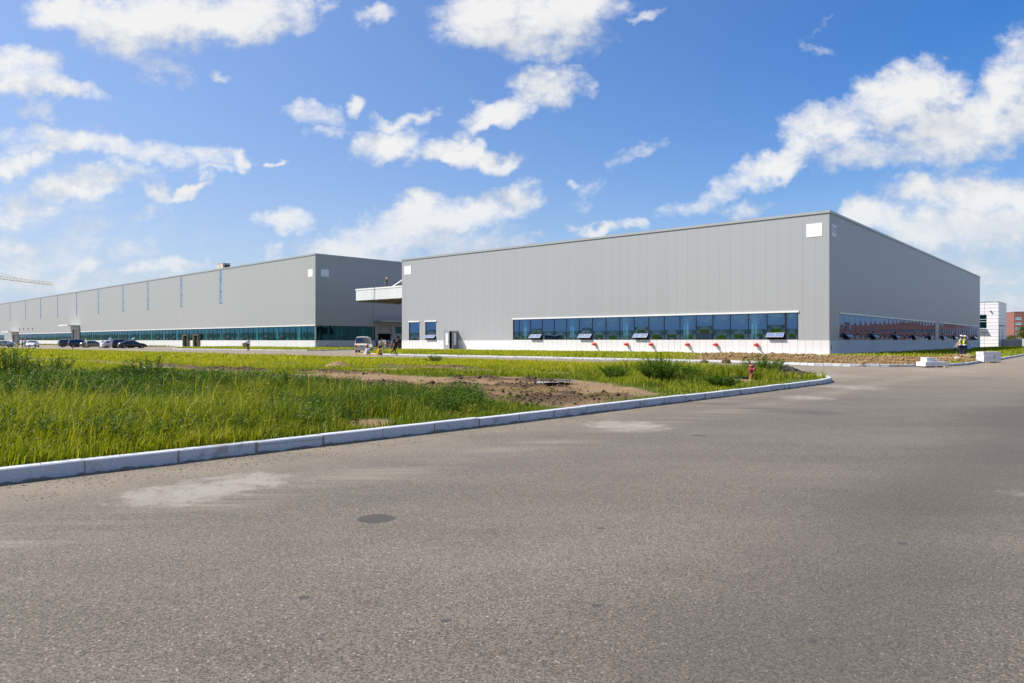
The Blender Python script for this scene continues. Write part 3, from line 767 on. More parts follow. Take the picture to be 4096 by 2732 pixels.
# island kerb (outer edge), from behind the camera's left round the tip and away along the inner road
ISL_K = [(-4.97-0.655*16, 7.71-0.733*16), (-4.97, 7.71), (-0.48, 12.25), (7.3, 20.5), (9.6, 23.0), (10.7, 24.2), (11.5, 25.4), (12.0, 26.8), (12.05, 28.2)]
ISL_K2 = [(11.9, 31.6), (11.4, 33.4), (10.4, 35.6), (8.6, 38.3), (5.6, 41.6), (-3.2, 49.3), (-18.7, 62.6), (-37.6, 78.9), (-66, 103.6), (-90, 124.3), (-120, 150)]
ISLAND = ISL_K+ISL_K2+[(-135, 150), (-60, 40), (-24, 0)]
HALL_K = [(-16.5, 78.5), (-15.0, 75.0), (-13.2, 72.6), (-11.6, 70.8), (-4.8, 64.9), (4.5, 57.0), (11.8, 50.7), (15.4, 46.6), (16.9, 43.6), (17.9, 41.6), (19.4, 40.4), (21.4, 39.9), (23.6, 40.0), (25.4, 40.9), (27.4, 42.6), (30.5, 46.2), (36.9, 53.5), (50.0, 69.0), (75, 98), (140, 174)]
VERGE = HALL_K+[(120, 185), tuple(A+D2*110+D1*0), tuple(A), tuple(A+D1*64.5), (-18.5, 90)]
W_K = [(-58.5, 121.8), (-57.0, 119.2), (-54.5, 117.0), (-44, 110.0), (-33.5, 103.2), (-29.2, 101.2), (-27.4, 102.0), (-26.2, 104.0), (-25.3, 108.5), (-24.6, 114.0), (-22.5, 126), (-18.5, 131.5)]
W_STRIP = W_K+[tuple(B+E2*13.3), tuple(B), tuple(B+E1*49), (-62, 132)]

ROAD_TAN = None
def blobs_mask(N, L, tc, lst, nscale=2.2, amp=1.0, seed=0.0):
    """soft irregular stains: (x, y, rx, ry, rot, weight) on the ground"""
    n1 = noise_(N, L, tc, nscale, 6, 0.65)
    D = None
    for (x, y, rx, ry, rot, w) in lst:
        m = N.new('ShaderNodeMapping'); m.vector_type = 'TEXTURE'
        m.inputs['Location'].default_value = (x, y, 0); m.inputs['Rotation'].default_value = (0, 0, rot); m.inputs['Scale'].default_value = (rx, ry, 1)
        L.new(tc, m.inputs[0])
        sp = N.new('ShaderNodeSeparateXYZ'); L.new(m.outputs[0], sp.inputs[0])
        d = M_(N, L, 'ADD', M_(N, L, 'MULTIPLY', sp.outputs[0], sp.outputs[0]), M_(N, L, 'MULTIPLY', sp.outputs[1], sp.outputs[1]))
        v = M_(N, L, 'SUBTRACT', w, d)
        D = v if D is None else M_(N, L, 'MAXIMUM', D, v)
    n2 = noise_(N, L, tc, 28.0, 5, 0.7)
    D = M_(N, L, 'ADD', D, M_(N, L, 'MULTIPLY', M_(N, L, 'SUBTRACT', n2, 0.5), 1.3*amp))
    return M_(N, L, 'ADD', D, M_(N, L, 'MULTIPLY', M_(N, L, 'SUBTRACT', n1, 0.5), 2.0*amp))

def dpatch(cx, cy, hx, w=1.0, k=1.0):
    """a stain whose photo centre and half-width are known -> ground ellipse along the kerb"""
    p = disp(cx, cy); q = disp(cx+hx, cy); r = abs(q[0]-p[0])
    return p, r

def asphalt_mat():
    m, nt, b = node_mat('asphalt'); N, L = nt.nodes, nt.links
    tcn = N.new('ShaderNodeTexCoord'); tc = tcn.outputs['Object']
    # aggregate: pale chips in dark binder
    vo = N.new('ShaderNodeTexVoronoi'); vo.inputs['Scale'].default_value = 110; L.new(tc, vo.inputs['Vector'])
    vs = N.new('ShaderNodeSeparateXYZ'); L.new(vo.outputs['Color'], vs.inputs[0])
    vo2 = N.new('ShaderNodeTexVoronoi'); vo2.inputs['Scale'].default_value = 62; L.new(tc, vo2.inputs['Vector'])
    vs2 = N.new('ShaderNodeSeparateXYZ'); L.new(vo2.outputs['Color'], vs2.inputs[0])
    fine = noise_(N, L, tc, 160, 3, 0.7)
    tone = ramp(N, L, vs.outputs[0], 0.05, 1.0, 0.45, 1.45, False)
    chip = M_(N, L, 'MULTIPLY', M_(N, L, 'GREATER_THAN', vs2.outputs[1], 0.86), ramp(N, L, vo2.outputs['Distance'], 0.30, 0.42, 1.0, 0.0))
    chipv = ramp(N, L, vs2.outputs[2], 0, 1, 0.2, 1.5, False)
    bmp = N.new('ShaderNodeMapping'); bmp.inputs['Rotation'].default_value = (0, 0, -math.atan2(D2[1], D2[0])); bmp.inputs['Scale'].default_value = (0.25, 1.0, 1); L.new(tc, bmp.inputs[0])
    big = noise_(N, L, bmp.outputs[0], 0.5, 6, 0.62)
    mid = noise_(N, L, tc, 1.6, 6, 0.65)
    t = M_(N, L, 'MULTIPLY', tone, ramp(N, L, fine, 0.3, 0.7, 0.72, 1.28, False))
    t = M_(N, L, 'MULTIPLY', t, ramp(N, L, big, 0.3, 0.7, 0.80, 1.18, False))
    t = M_(N, L, 'MULTIPLY', t, ramp(N, L, mid, 0.3, 0.7, 0.94, 1.06, False))
    t = M_(N, L, 'ADD', t, M_(N, L, 'MULTIPLY', chip, chipv))
    vm = N.new('ShaderNodeVectorMath'); vm.operation = 'SCALE'; vm.inputs[0].default_value = ASPHALT; L.new(t, vm.inputs['Scale'])
    col = vm.outputs[0]
    # wheel-worn, slightly darker and cooler band down the middle of the carriageway, along the kerb's direction
    mp = N.new('ShaderNodeMapping'); mp.inputs['Rotation'].default_value = (0, 0, -math.atan2(D2[1], D2[0])); L.new(tc, mp.inputs[0])
    sp = N.new('ShaderNodeSeparateXYZ'); L.new(mp.outputs[0], sp.inputs[0])      # x along kerb, y toward the island
    wob = M_(N, L, 'MULTIPLY', M_(N, L, 'SUBTRACT', noise_(N, L, tc, 0.25, 4, 0.6), 0.5), 2.6)
    yy = M_(N, L, 'ADD', sp.outputs[1], wob)
    def band(c, w): return ramp(N, L, M_(N, L, 'ABSOLUTE', M_(N, L, 'SUBTRACT', yy, c)), 0.0, w, 1.0, 0.0)
    dark = M_(N, L, 'ADD', band(1.2, 1.6), band(-3.4, 1.8), clamp=True)
    col = mixc(N, L, M_(N, L, 'MULTIPLY', dark, 0.5), col, (ASPHALT[0]*0.45, ASPHALT[1]*0.45, ASPHALT[2]*0.47))
    # tan dust: strong along the kerbs and over the far crossing
    s3 = N.new('ShaderNodeSeparateXYZ'); L.new(tc, s3.inputs[0])
    kerbd = ramp(N, L, M_(N, L, 'ADD', sp.outputs[1], M_(N, L, 'MULTIPLY', wob, 0.5)), 6.3, 8.5, 0.0, 0.62)
    far = ramp(N, L, M_(N, L, 'ADD', s3.outputs[1], M_(N, L, 'MULTIPLY', wob, 4.0)), 15.0, 38.0, 0.0, 0.85)
    dn = noise_(N, L, tc, 0.9, 7, 0.7)
    dust = M_(N, L, 'MULTIPLY', M_(N, L, 'MAXIMUM', kerbd, far), ramp(N, L, dn, 0.30, 0.62, 0.35, 1.0))
    dustc = mixc(N, L, ramp(N, L, fine, 0.3, 0.7, 0, 1), (0.20, 0.165, 0.110), (0.31, 0.262, 0.185))
    col = mixc(N, L, dust, col, dustc)
    # pale cement spills
    lst = []
    for (cx, cy, hx, asp, rot, w) in ((430, 1130, 150, 0.9, 0.98, 1.35), (560, 1106, 130, 0.9, 0.9, 1.2), (1435, 977, 90, 1.25, 0.2, 1.3), (1845, 913, 75, 1.2, 0.1, .9), (1960, 889, 85, 1.2, 0.0, .9), (1480, 985, 60, 1.0, 0.3, .6), (1900, 862, 100, 1.6, 0, .7), (1800, 843, 60, 1.6, 0, .6), (2150, 850, 90, 2.0, 0, .5), (2340, 1133, 60, 1.0, .5, .6)):
        p, r = dpatch(cx, cy, hx); lst.append((p[0], p[1], r, max(r*asp, .05), rot, w))
    cm = blobs_mask(N, L, tc, lst, 3.6, 1.7)
    cm2 = M_(N, L, 'MULTIPLY', ramp(N, L, cm, 0.0, 1.1), ramp(N, L, dn, 0.35, 0.6, 0.45, 1.0))
    col = mixc(N, L, M_(N, L, 'MULTIPLY', cm2, 0.85), col, (0.29, 0.265, 0.22))
    # drifts of the same spill dragged along the lane
    st = N.new('ShaderNodeMapping'); st.inputs['Rotation'].default_value = (0, 0, -math.atan2(D2[1], D2[0])); st.inputs['Scale'].default_value = (0.12, 1.5, 1); L.new(tc, st.inputs[0])
    sn = noise_(N, L, st.outputs[0], 1.6, 6, 0.7)
    lane = ramp(N, L, M_(N, L, 'ABSOLUTE', M_(N, L, 'SUBTRACT', M_(N, L, 'ADD', sp.outputs[1], M_(N, L, 'MULTIPLY', wob, 0.25)), 6.35)), 0.0, 0.75, 1.0, 0.0)
    col = mixc(N, L, M_(N, L, 'MULTIPLY', M_(N, L, 'MULTIPLY', lane, ramp(N, L, sn, 0.42, 0.66)), 0.55), col, (0.30, 0.26, 0.19))
    # dark oily smears and a repair patch
    lst = []
    for (cx, cy, hx, asp, rot, w) in ((1640, 927, 130, 0.5, -0.25, .8), (1860, 947, 150, 0.45, -0.15, .9), (1750, 938, 90, 0.45, -0.2, .8), (2260, 870, 90, 1.0, 0, .5), (1790, 832, 90, 1.2, 0, .7)):
        p, r = dpatch(cx, cy, hx); lst.append((p[0], p[1], r, r*asp, rot, w))
    om = ramp(N, L, blobs_mask(N, L, tc, lst, 1.2, 0.8), 0.0, 1.1)
    col = mixc(N, L, M_(N, L, 'MULTIPLY', om, 0.55), col, (0.055, 0.05, 0.05))
    lst = []
    for (cx, cy, hx, asp, rot, w) in ((865, 1191, 44, 1.0, 0.1, 1.0), (698, 1372, 14, 0.9, 0, 1), (2072, 1248, 13, .8, 0, 1), (1865, 1472, 12, .7, .4, 1), (1912, 1466, 9, .7, .4, 1), (735, 1467, 9, .8, 0, 1), (1025, 1425, 14, .7, 0, 1), (1370, 1390, 14, .8, .8, 1), (1605, 1000, 18, .6, 0, 1), (1380, 1213, 10, .9, 0, 1)):
        p, r = dpatch(cx, cy, hx); lst.append((p[0], p[1], r, r*asp, rot, w))
    pm = ramp(N, L, blobs_mask(N, L, tc, lst, 6.0, 0.35), 0.0, 0.12)
    pc = mixc(N, L, fine, (0.045, 0.040, 0.038), (0.085, 0.075, 0.070))
    col = mixc(N, L, pm, col, pc)
    # rusty smudges
    rn = noise_(N, L, tc, 0.55, 2, 0.5); rn2 = noise_(N, L, tc, 9, 4, 0.6)
    rm = M_(N, L, 'MULTIPLY', ramp(N, L, rn, 0.70, 0.76), ramp(N, L, rn2, 0.45, 0.65))
    col = mixc(N, L, M_(N, L, 'MULTIPLY', rm, 0.6), col, (0.30, 0.19, 0.08))
    L.new(col, b.inputs['Base Color'])
    b.inputs['Roughness'].default_value = 0.82; b.inputs['Specular IOR Level'].default_value = 0.35
    bp = N.new('ShaderNodeBump'); bp.inputs['Strength'].default_value = 0.55; bp.inputs['Distance'].default_value = 0.006
    hh = M_(N, L, 'ADD', vs.outputs[0], M_(N, L, 'MULTIPLY', fine, 0.8))
    L.new(hh, bp.inputs['Height']); L.new(bp.outputs[0], b.inputs['Normal'])
    return m
ASPHALT = (0.146, 0.124, 0.097)
asphalt = asphalt_mat()

def sheet(name, pts, z, mat):
    me = bpy.data.meshes.new(name); me.from_pydata([(x, y, z) for x, y in pts], [], [list(range(len(pts)))])
    me.materials.append(mat); o = link(bpy.data.objects.new(name, me)); tag(o, kind='structure'); return o
far_ground_m = plain('far_ground', (0.10, 0.11, 0.04), 0.9, var=0.2, scale=0.02)
def disc(name, r, z, mat, n=96):
    return sheet(name, [(r*math.cos(2*PI*i/n), r*math.sin(2*PI*i/n)) for i in range(n)], z, mat)
disc('ground', 6000, -0.06, far_ground_m)
sheet('road', [(-260, -60), (200, -60), (330, 260), (330, 330), (-420, 330)], 0.0, asphalt)

# low wooded hills all round the horizon
def hills():
    n = 360; v = []; f = []
    th = np.linspace(0, 2*PI, n, endpoint=False)
    hgt = 9+26*fbm(np.cos(th)*4+9, np.sin(th)*4+9, 5, 5)**1.5+3*vnoise(th*90, th*0, 3)
    front_ = (np.sin(th) > 0.55)
    hgt = np.where(front_, hgt*0.35, hgt)
    for r, k in ((1500, 0.0), (1600, 0.8), (1750, 1.0), (2300, 0.9), (2600, 0.0)):
        for t, h in zip(th, hgt): v.append((r*math.cos(t), r*math.sin(t), h*k-0.5))
    for j in range(4):
        for i in range(n):
            i2 = (i+1) % n; f.append((j*n+i, j*n+i2, (j+1)*n+i2, (j+1)*n+i))
    me = bpy.data.meshes.new('hills'); me.from_pydata(v, [], f)
    me.materials.append(plain('wooded_hill', (0.035, 0.06, 0.035), 0.9, var=0.25, scale=0.03))
    tag(link(bpy.data.objects.new('hills', me)), kind='structure')
hills()

# kerbs: one stone after another with open or mortared joints
def kerb_mat():
    m, nt, b = node_mat('granite_kerb'); N, L = nt.nodes, nt.links
    tc = N.new('ShaderNodeTexCoord').outputs['Object']
    sp = noise_(N, L, tc, 150, 2, 0.8); big = noise_(N, L, tc, 2.2, 5, 0.6)
    geo = N.new('ShaderNodeNewGeometry'); s = N.new('ShaderNodeSeparateXYZ'); L.new(geo.outputs['Position'], s.inputs[0])
    c = mixc(N, L, ramp(N, L, sp, 0.36, 0.64, 0, 1), (0.34, 0.36, 0.39), (0.64, 0.66, 0.69))
    c = mixc(N, L, ramp(N, L, big, 0.35, 0.7, 0, 0.35), c, (0.52, 0.52, 0.54))
    ri = N.new('ShaderNodeObjectInfo')
    # mortar and mud splashed on the foot of the stones
    edge = M_(N, L, 'SUBTRACT', s.outputs[2], M_(N, L, 'MULTIPLY', M_(N, L, 'SUBTRACT', noise_(N, L, tc, 3.0, 6, 0.65), 0.42), 0.16))
    mud = ramp(N, L, edge, 0.002, 0.014, 0.85, 0.0)
    c = mixc(N, L, mud, c, (0.17, 0.145, 0.105))
    sm = M_(N, L, 'MULTIPLY', ramp(N, L, noise_(N, L, tc, 2.3, 5, 0.7), 0.55, 0.68), 0.6)
    c = mixc(N, L, sm, c, (0.23, 0.20, 0.16))
    L.new(c, b.inputs['Base Color']); b.inputs['Roughness'].default_value = 0.75
    bp = N.new('ShaderNodeBump'); bp.inputs['Strength'].default_value = 0.3; bp.inputs['Distance'].default_value = 0.004
    L.new(sp, bp.inputs['Height']); L.new(bp.outputs[0], b.inputs['Normal'])
    return m
kerb_m = kerb_mat()
mortar_m = plain('mortar', (0.24, 0.21, 0.16), 0.9, var=0.2, scale=20)
def kerb(name, line, stone=1.0, zt=0.15, w=0.15, joints=True, curve=None):
    line = [np.array(p, float) for p in line]
    seg = [np.hypot(*(q-p)) for p, q in zip(line, line[1:])]; tot = sum(seg)
    cum = np.concatenate([[0], np.cumsum(seg)])
    def at(t):
        i = min(len(seg)-1, max(0, int(np.searchsorted(cum, t, 'right')-1))); k = (t-cum[i])/seg[i]
        return line[i]+(line[i+1]-line[i])*k
    t = 0.0; m = MB(); R = random.Random(4)
    while t < tot-0.05:
        loc = at(min(t, tot-0.01)); st = stone
        if curve is not None and curve(loc): st = 0.5
        t1 = min(t+st, tot); p, q = at(t), at(t1); d = q-p; Ln = np.hypot(*d)
        if Ln < 0.02: break
        d /= Ln; nrm = np.array([-d[1], d[0]])       # to the left: the lawn side
        g = 0.006 if Ln > 0.3 else 0.003
        j = R.uniform(-0.010, 0.010); zt1 = zt+R.uniform(-0.007, 0.007)
        p2 = p+d*g+nrm*j; q2 = q-d*g+nrm*j; ch = 0.012
        prof = [(0, -0.12), (0, zt1-ch), (ch, zt1), (w, zt1), (w, -0.12)]
        a = [(*(p2+nrm*x), z) for x, z in prof]; b_ = [(*(q2+nrm*x), z) for x, z in prof]
        for i in range(len(prof)-1): m.face([a[i], b_[i], b_[i+1], a[i+1]][::-1], 0)
        m.face(a[::-1][::-1], 0); m.face(b_[::-1], 0)
        if joints and R.random() < 0.8 and Ln > 0.3:
            c = q; y0 = 0.006
            m.obox((*(c+nrm*(w/2)), zt/2-0.06), (*(d*0.018), 0), (*(nrm*(w/2+0.0025)), 0), (0, 0, zt/2+0.054), 1)
        t = t1
    o = m.build(name, [kerb_m, mortar_m]); tag(o, kind='structure'); return o
kerb('kerb', ISL_K, 1.0, 0.16, curve=lambda p: p[0] > 10.0)
kerb('kerb', ISL_K2, 0.9, 0.15, joints=False)
kerb('kerb', HALL_K, 1.0, 0.15, curve=lambda p: p[0] > 15.0 and p[1] < 44)
kerb('kerb', W_K, 1.0, 0.15, joints=False)

def soil_grass_mat(name, grass_lo, grass_hi, soil_lo, soil_hi):
    m, nt, b = node_mat(name); N, L = nt.nodes, nt.links
    tc = N.new('ShaderNodeTexCoord').outputs['Object']
    at = N.new('ShaderNodeAttribute'); at.attribute_name = 'soil'
    n1 = noise_(N, L, tc, 1.7, 7, 0.65); n2 = noise_(N, L, tc, 14, 6, 0.7); n3 = noise_(N, L, tc, 0.35, 4, 0.6)
    sep = N.new('ShaderNodeSeparateColor'); L.new(at.outputs['Color'], sep.inputs[0])
    k = M_(N, L, 'ADD', sep.outputs[0], M_(N, L, 'MULTIPLY', M_(N, L, 'SUBTRACT', n1, 0.5), 0.7))
    k = ramp(N, L, k, 0.35, 0.55)
    wet_shade = sep.outputs[1]
    so = mixc(N, L, ramp(N, L, n2, 0.3, 0.7), soil_lo, soil_hi)
    so = mixc(N, L, ramp(N, L, n3, 0.4, 0.65, 0, 0.6), so, (soil_hi[0]*1.15, soil_hi[1]*1.05, soil_hi[2]*0.95))
    so = mixc(N, L, M_(N, L, 'MULTIPLY', wet_shade, 0.85), so, (0.036, 0.021, 0.010))
    gr = mixc(N, L, n2, grass_lo, grass_hi)
    c = mixc(N, L, k, gr, so)
    L.new(c, b.inputs['Base Color']); b.inputs['Roughness'].default_value = 0.9; b.inputs['Specular IOR Level'].default_value = 0.2
    bp = N.new('ShaderNodeBump'); bp.inputs['Strength'].default_value = 0.7; bp.inputs['Distance'].default_value = 0.06
    L.new(n2, bp.inputs['Height']); L.new(bp.outputs[0], b.inputs['Normal'])
    return m
soil_m = soil_grass_mat('island_soil', (0.05, 0.07, 0.012), (0.09, 0.115, 0.018), (0.15, 0.097, 0.050), (0.28, 0.19, 0.105))
verge_m = soil_grass_mat('verge_soil', (0.06, 0.085, 0.012), (0.11, 0.14, 0.02), (0.13, 0.080, 0.030), (0.235, 0.155, 0.062))

# where the island is bare: outlines of the muddy track
BARE = [disp(x, y, .1) for x, y in ((590, 866), (700, 862), (800, 861), (900, 864), (1000, 869), (1100, 867), (1200, 870), (1300, 874), (1380, 882), (1450, 893), (1500, 905), (1440, 917), (1330, 938), (1240, 936), (1150, 930), (1060, 922), (1000, 912), (930, 905), (850, 898), (770, 888), (690, 880), (620, 874))]
TRACK = [disp(x, y, .1) for x, y in ((640, 868), (560, 858), (500, 851), (440, 846), (380, 843), (300, 836), (230, 830), (150, 828), (60, 826), (60, 829), (150, 832), (230, 834), (300, 841), (380, 848), (440, 853), (500, 858), (580, 872))]
WET = [disp(x, y, .1) for x, y in ((790, 888), (880, 891), (960, 886), (1050, 891), (1200, 893), (1330, 903), (1400, 915), (1300, 928), (1180, 926), (1060, 917), (960, 905), (870, 897))]
WET2 = [disp(x, y, .1) for x, y in ((400, 848), (470, 852), (520, 852), (600, 858), (560, 862), (480, 857), (400, 852))]
RIDGES = [[(691, 880), (796, 881), (892, 886), (987, 888.5), (1177, 892), (1288, 897)],
          [(828, 892), (907, 897), (955, 900), (1050, 903.5), (1177, 906), (1304, 914)],
          [(733, 902), (860, 905), (955, 911), (1082, 919), (1209, 927), (1330, 920), (1400, 914)],
          [(1050, 873), (1200, 880), (1290, 885)], [(365, 841), (444, 850), (587, 855)], [(700, 857), (850, 862)], [(1000, 846), (1060, 847)], [(890, 843), (960, 846)]]
RIDGES = [[disp(x, y, .12) for x, y in r] for r in RIDGES]
def ridge_k(X, Y):
    k = np.zeros_like(X)
    n = 0.55+0.9*(fbm(X*1.5, Y*1.5, 301)-0.25)
    for i, r in enumerate(RIDGES):
        _, _, d = nearest_on(r+r[::-1], X, Y); w = (.55, .5, .85, .5, .9, .6, .9, .9)[i]
        k = np.maximum(k, smooth(w*1.25, w*0.25, d+0.5*(fbm(X*2.2, Y*2.2, 311)-0.5))*n)
    return np.clip(k, 0, 1)
PUD = [((985, 895.5), 62, 2.6), ((1110, 901.5), 46, 1.5), ((1260, 888), 45, 2.6)]
def poly_soft(poly, X, Y, w):
    ins = inside(poly, X, Y); _, _, d = nearest_on(poly, X, Y); return np.clip(0.5+np.where(ins, d, -d)/(2*w), 0, 1)
def island_soil(X, Y):
    n = (fbm(X*0.9, Y*0.9, 11)-0.5)*1.1
    s = np.maximum(poly_soft([np.array(p) for p in BARE], X, Y, 0.8), poly_soft([np.array(p) for p in TRACK], X, Y, 1.2)*0.85)
    s = np.maximum(s, 0.9*smooth(2.2, 0.8, np.hypot(X-10.6, Y-27.6)))
    s = np.maximum(s, 0.75*smooth(3.0, 1.4, np.hypot(X-11, Y-30.5)))
    s = np.maximum(s, 0.7*smooth(1.3, 0.5, np.hypot(X-7.6, Y-23.6)))
    for (x, y, r) in ((-6, 33, 1.3), (-3.2, 34, 1.2), (-13, 40, 1.5), (-1.5, 32, 1.0), (-9, 36.5, 1.1), (-26, 66, 1.4), (-40, 70, 1.5), (2.0, 29, 0.9), (-2.5, 11.9, 0.5)):
        s = np.maximum(s, 0.7*smooth(r*1.5, r*0.5, np.hypot(X-x, (Y-y)*0.8)))
    return np.clip(np.maximum(s+n*0.35*(s > 0.02), ridge_k(X, Y)), 0, 1)
def island_wet_shade(X, Y):
    s = np.maximum(poly_soft([np.array(p) for p in WET], X, Y, 0.7), poly_soft([np.array(p) for p in WET2], X, Y, 1.0))
    s = np.maximum(s, smooth(2.2, 1.0, np.hypot(X-10.8, Y-28.2))*0.9)
    n = fbm(X*1.6, Y*2.4, 21); return np.clip(np.maximum(0.55*s*smooth(0.30, 0.62, n+0.12), 1.05*ridge_k(X, Y)), 0, 1)  # ridge term paints in damp mud and the shade of the ridge faces
PUDXY = [(disp(*c, .06), disp(c[0]+hw, c[1], .06)[0]-disp(*c, .06)[0], e) for c, hw, e in PUD]
def island_h(X, Y):
    z = 0.11+0.05*(fbm(X*0.5, Y*0.5, 31)-0.5)+0.05*smooth(12, 40, Y)
    s = island_soil(X, Y); w = island_wet_shade(X, Y)
    # ruts across the mud, ridges between them, churned clods
    q = X*D2[0]+Y*D2[1]; p = X*D1[0]+Y*D1[1]
    rut = np.sin(p*2.3+2.2*fbm(X*0.6, Y*0.6, 41)*2)
    rk = ridge_k(X, Y)
    z = z+s*(0.06*(fbm(X*2.5, Y*2.5, 51)-0.45))+rk*(0.12+0.22*(fbm(X*3.6, Y*3.6, 61)-0.4))
    for (c, r, e) in PUDXY:
        d = np.hypot((X-c[0])/(r*1.25), (Y-c[1])/(e*0.5)); z = z-0.10*smooth(1.2, 0.6, d)*(1-rk)
    z = np.where(True, z, z)
    for (x, y, r, h) in ((10.7, 28.6, 1.3, 0.30), (10.0, 29.7, 0.9, 0.2), (-9, 36.5, 0.9, .25), (7.6, 23.4, .8, .12)):
        z = z+h*smooth(r, 0, np.hypot(X-x, Y-y))*(0.6+0.8*fbm(X*3, Y*3, 71))
    return z

def ground_patch(name, poly, axes, pr, qr, hf, sf, wf, mat):
    """a lawn as a grid whose outer vertices are pulled onto its kerb line"""
    P, Q = np.meshgrid(pr, qr, indexing='ij')
    X = axes[0][0]*P+axes[1][0]*Q; Y = axes[0][1]*P+axes[1][1]*Q
    ins = inside(poly, X, Y); bx, by, d = nearest_on(poly, X, Y)
    cell = ins[:-1, :-1] | ins[1:, :-1] | ins[:-1, 1:] | ins[1:, 1:]
    X = np.where(ins, X, bx); Y = np.where(ins, Y, by)
    d = np.where(ins, d, 0)
    Z = hf(X, Y)
    n, k = X.shape; idx = np.arange(n*k).reshape(n, k)
    i, j = np.nonzero(cell)
    F = np.stack([idx[i, j], idx[i+1, j], idx[i+1, j+1], idx[i, j+1]], 1)
    used = np.unique(F); rm = np.full(n*k, -1); rm[used] = np.arange(len(used)); F = rm[F]
    V = np.stack([X.ravel()[used], Y.ravel()[used], Z.ravel()[used]], 1)
    # keep the winding upward
    a = V[F[:, 1]]-V[F[:, 0]]; b = V[F[:, 2]]-V[F[:, 0]]
    up = (a[:, 0]*b[:, 1]-a[:, 1]*b[:, 0]).sum() > 0
    if not up: F = F[:, ::-1]
    me = bpy.data.meshes.new(name); me.from_pydata(V.tolist(), [], F.tolist())
    me.polygons.foreach_set('use_smooth', [True]*len(F))
    at = me.color_attributes.new('soil', 'FLOAT_COLOR', 'POINT')
    s = sf(V[:, 0], V[:, 1]); w = wf(V[:, 0], V[:, 1])
    at.data.foreach_set('color', np.stack([s, w, s*0, s*0+1], 1).ravel())
    me.materials.append(mat); me.update()
    o = link(bpy.data.objects.new(name, me)); tag(o, kind='structure'); return o
pr = [6.0]
while pr[-1] < 205: pr.append(pr[-1]+0.16+max(0, (pr[-1]-22))*0.012)
qr = [-14.0]
while qr[-1] < 37: qr.append(qr[-1]+0.17)
ISL_POLY = [np.array(p) for p in ISLAND]
ground_patch('island_ground', ISL_POLY, (D1, D2), np.array(pr), np.array(qr), island_h, island_soil, island_wet_shade, soil_m)
water_m, wnt, wb = node_mat('puddle_water')
wb.inputs['Base Color'].default_value = (0.09, 0.06, 0.035, 1); wb.inputs['Roughness'].default_value = 0.03; wb.inputs['Specular IOR Level'].default_value = 0.6
for i, (c, r, e) in enumerate(PUDXY):
    pts = []
    for t in np.linspace(0, 2*PI, 40, endpoint=False):
        k = 1.05+0.25*math.sin(3*t+i)+0.12*math.sin(7*t+2*i)
        pts.append((c[0]+r*k*math.cos(t), c[1]+e*0.40*k*math.sin(t)))
    z = float(np.median(island_h(np.array([c[0]]), np.array([c[1]]))))+0.010
    o = sheet('puddle', pts, z, water_m)

VERGE_POLY = [np.array(p) for p in VERGE]
def verge_soil(X, Y):
    # bare rubble by the hall corner, grass elsewhere
    n = fbm(X*0.5, Y*0.5, 81)
    d1c = (X-A[0])*D1[0]+(Y-A[1])*D1[1]; d2c = (X-A[0])*D2[0]+(Y-A[1])*D2[1]   # along the front, depth past the wall
    thr = -8+9*smooth(-3, 3, d1c)+(n-0.5)*6
    s = smooth(-1.5, 2.0, X-0.253*Y+(n-0.5)*5)*smooth(-19, -13, d1c)*smooth(thr+2.5, thr-2.5, d2c)
    kx, ky, kd = nearest_on([np.array(p) for p in HALL_K], X, Y)
    s = s*(0.35+0.65*smooth(0.5, 2.6, kd+(n-0.5)*3))
    s = np.maximum(s, 0.9*smooth(3.6, 1.5, np.hypot(X-31.9, Y-51.2)))
    s = np.maximum(s, 0.7*smooth(1.6, .2, np.abs(d2c+0.6))*smooth(30, 36, d1c)*smooth(48, 42, d1c))
    return np.clip(s*1.25+(n-0.5)*0.9*(s > 0.05), 0, 1)
def verge_h(X, Y):
    bx, by, d = nearest_on([np.array(p) for p in HALL_K], X, Y)
    d2c = (X-A[0])*D2[0]+(Y-A[1])*D2[1]
    d1c = (X-A[0])*D1[0]+(Y-A[1])*D1[1]
    s = verge_soil(X, Y)
    dw = np.where(d1c > 0, -d2c, -d1c)
    z = 0.11-0.10*smooth(6, 0.5, dw)+s*0.30*(fbm(X*0.9, Y*0.9, 91)-0.30)*smooth(0.2, 2.0, d)*smooth(0.8, 3.0, dw)
    z = z+0.28*smooth(1.7, 0.2, np.hypot(X-31.9, (Y-51.2)*0.8))*(0.7+0.5*fbm(X*2, Y*2, 95))
    return z
pv = np.arange(-40, 64, 0.5); pv = np.concatenate([np.arange(-110, -40, 2.0), pv]);
qv = np.concatenate([np.arange(36, 90, 0.45), np.arange(90, 230, 2.0)])
ground_patch('verge_ground', VERGE_POLY, (D1, D2), pv, qv, verge_h, verge_soil, lambda X, Y: np.zeros_like(X), verge_m)
zero = lambda X, Y: np.zeros_like(X)
W_POLY = [np.array(p) for p in W_STRIP]
flat = lambda X, Y: np.zeros_like(X)+0.10
ground_patch('lawn_ground', W_POLY, (D1, D2), np.arange(60, 150, 1.0), np.arange(30, 110, 1.0), flat, zero, zero, verge_m)
# lawn along the foot of the works beyond the parked cars
LOT = []
for a, b in ((63, 142), (157, 222), (244, 330)):
    poly = [B+E1*a-E2*0.0+(-E2)*0, B+E1*b, B+E1*b-np.array([E2[0], E2[1]])*0]
    m_ = -np.array([E2[0], E2[1]])   # outward from the works front
    poly = [B+E1*a+m_*0.1, B+E1*b+m_*0.1, B+E1*b+m_*9, B+E1*a+m_*9]
    LOT.append(poly)
    sheet('lawn_ground', [tuple(p) for p in poly], 0.09, verge_m)
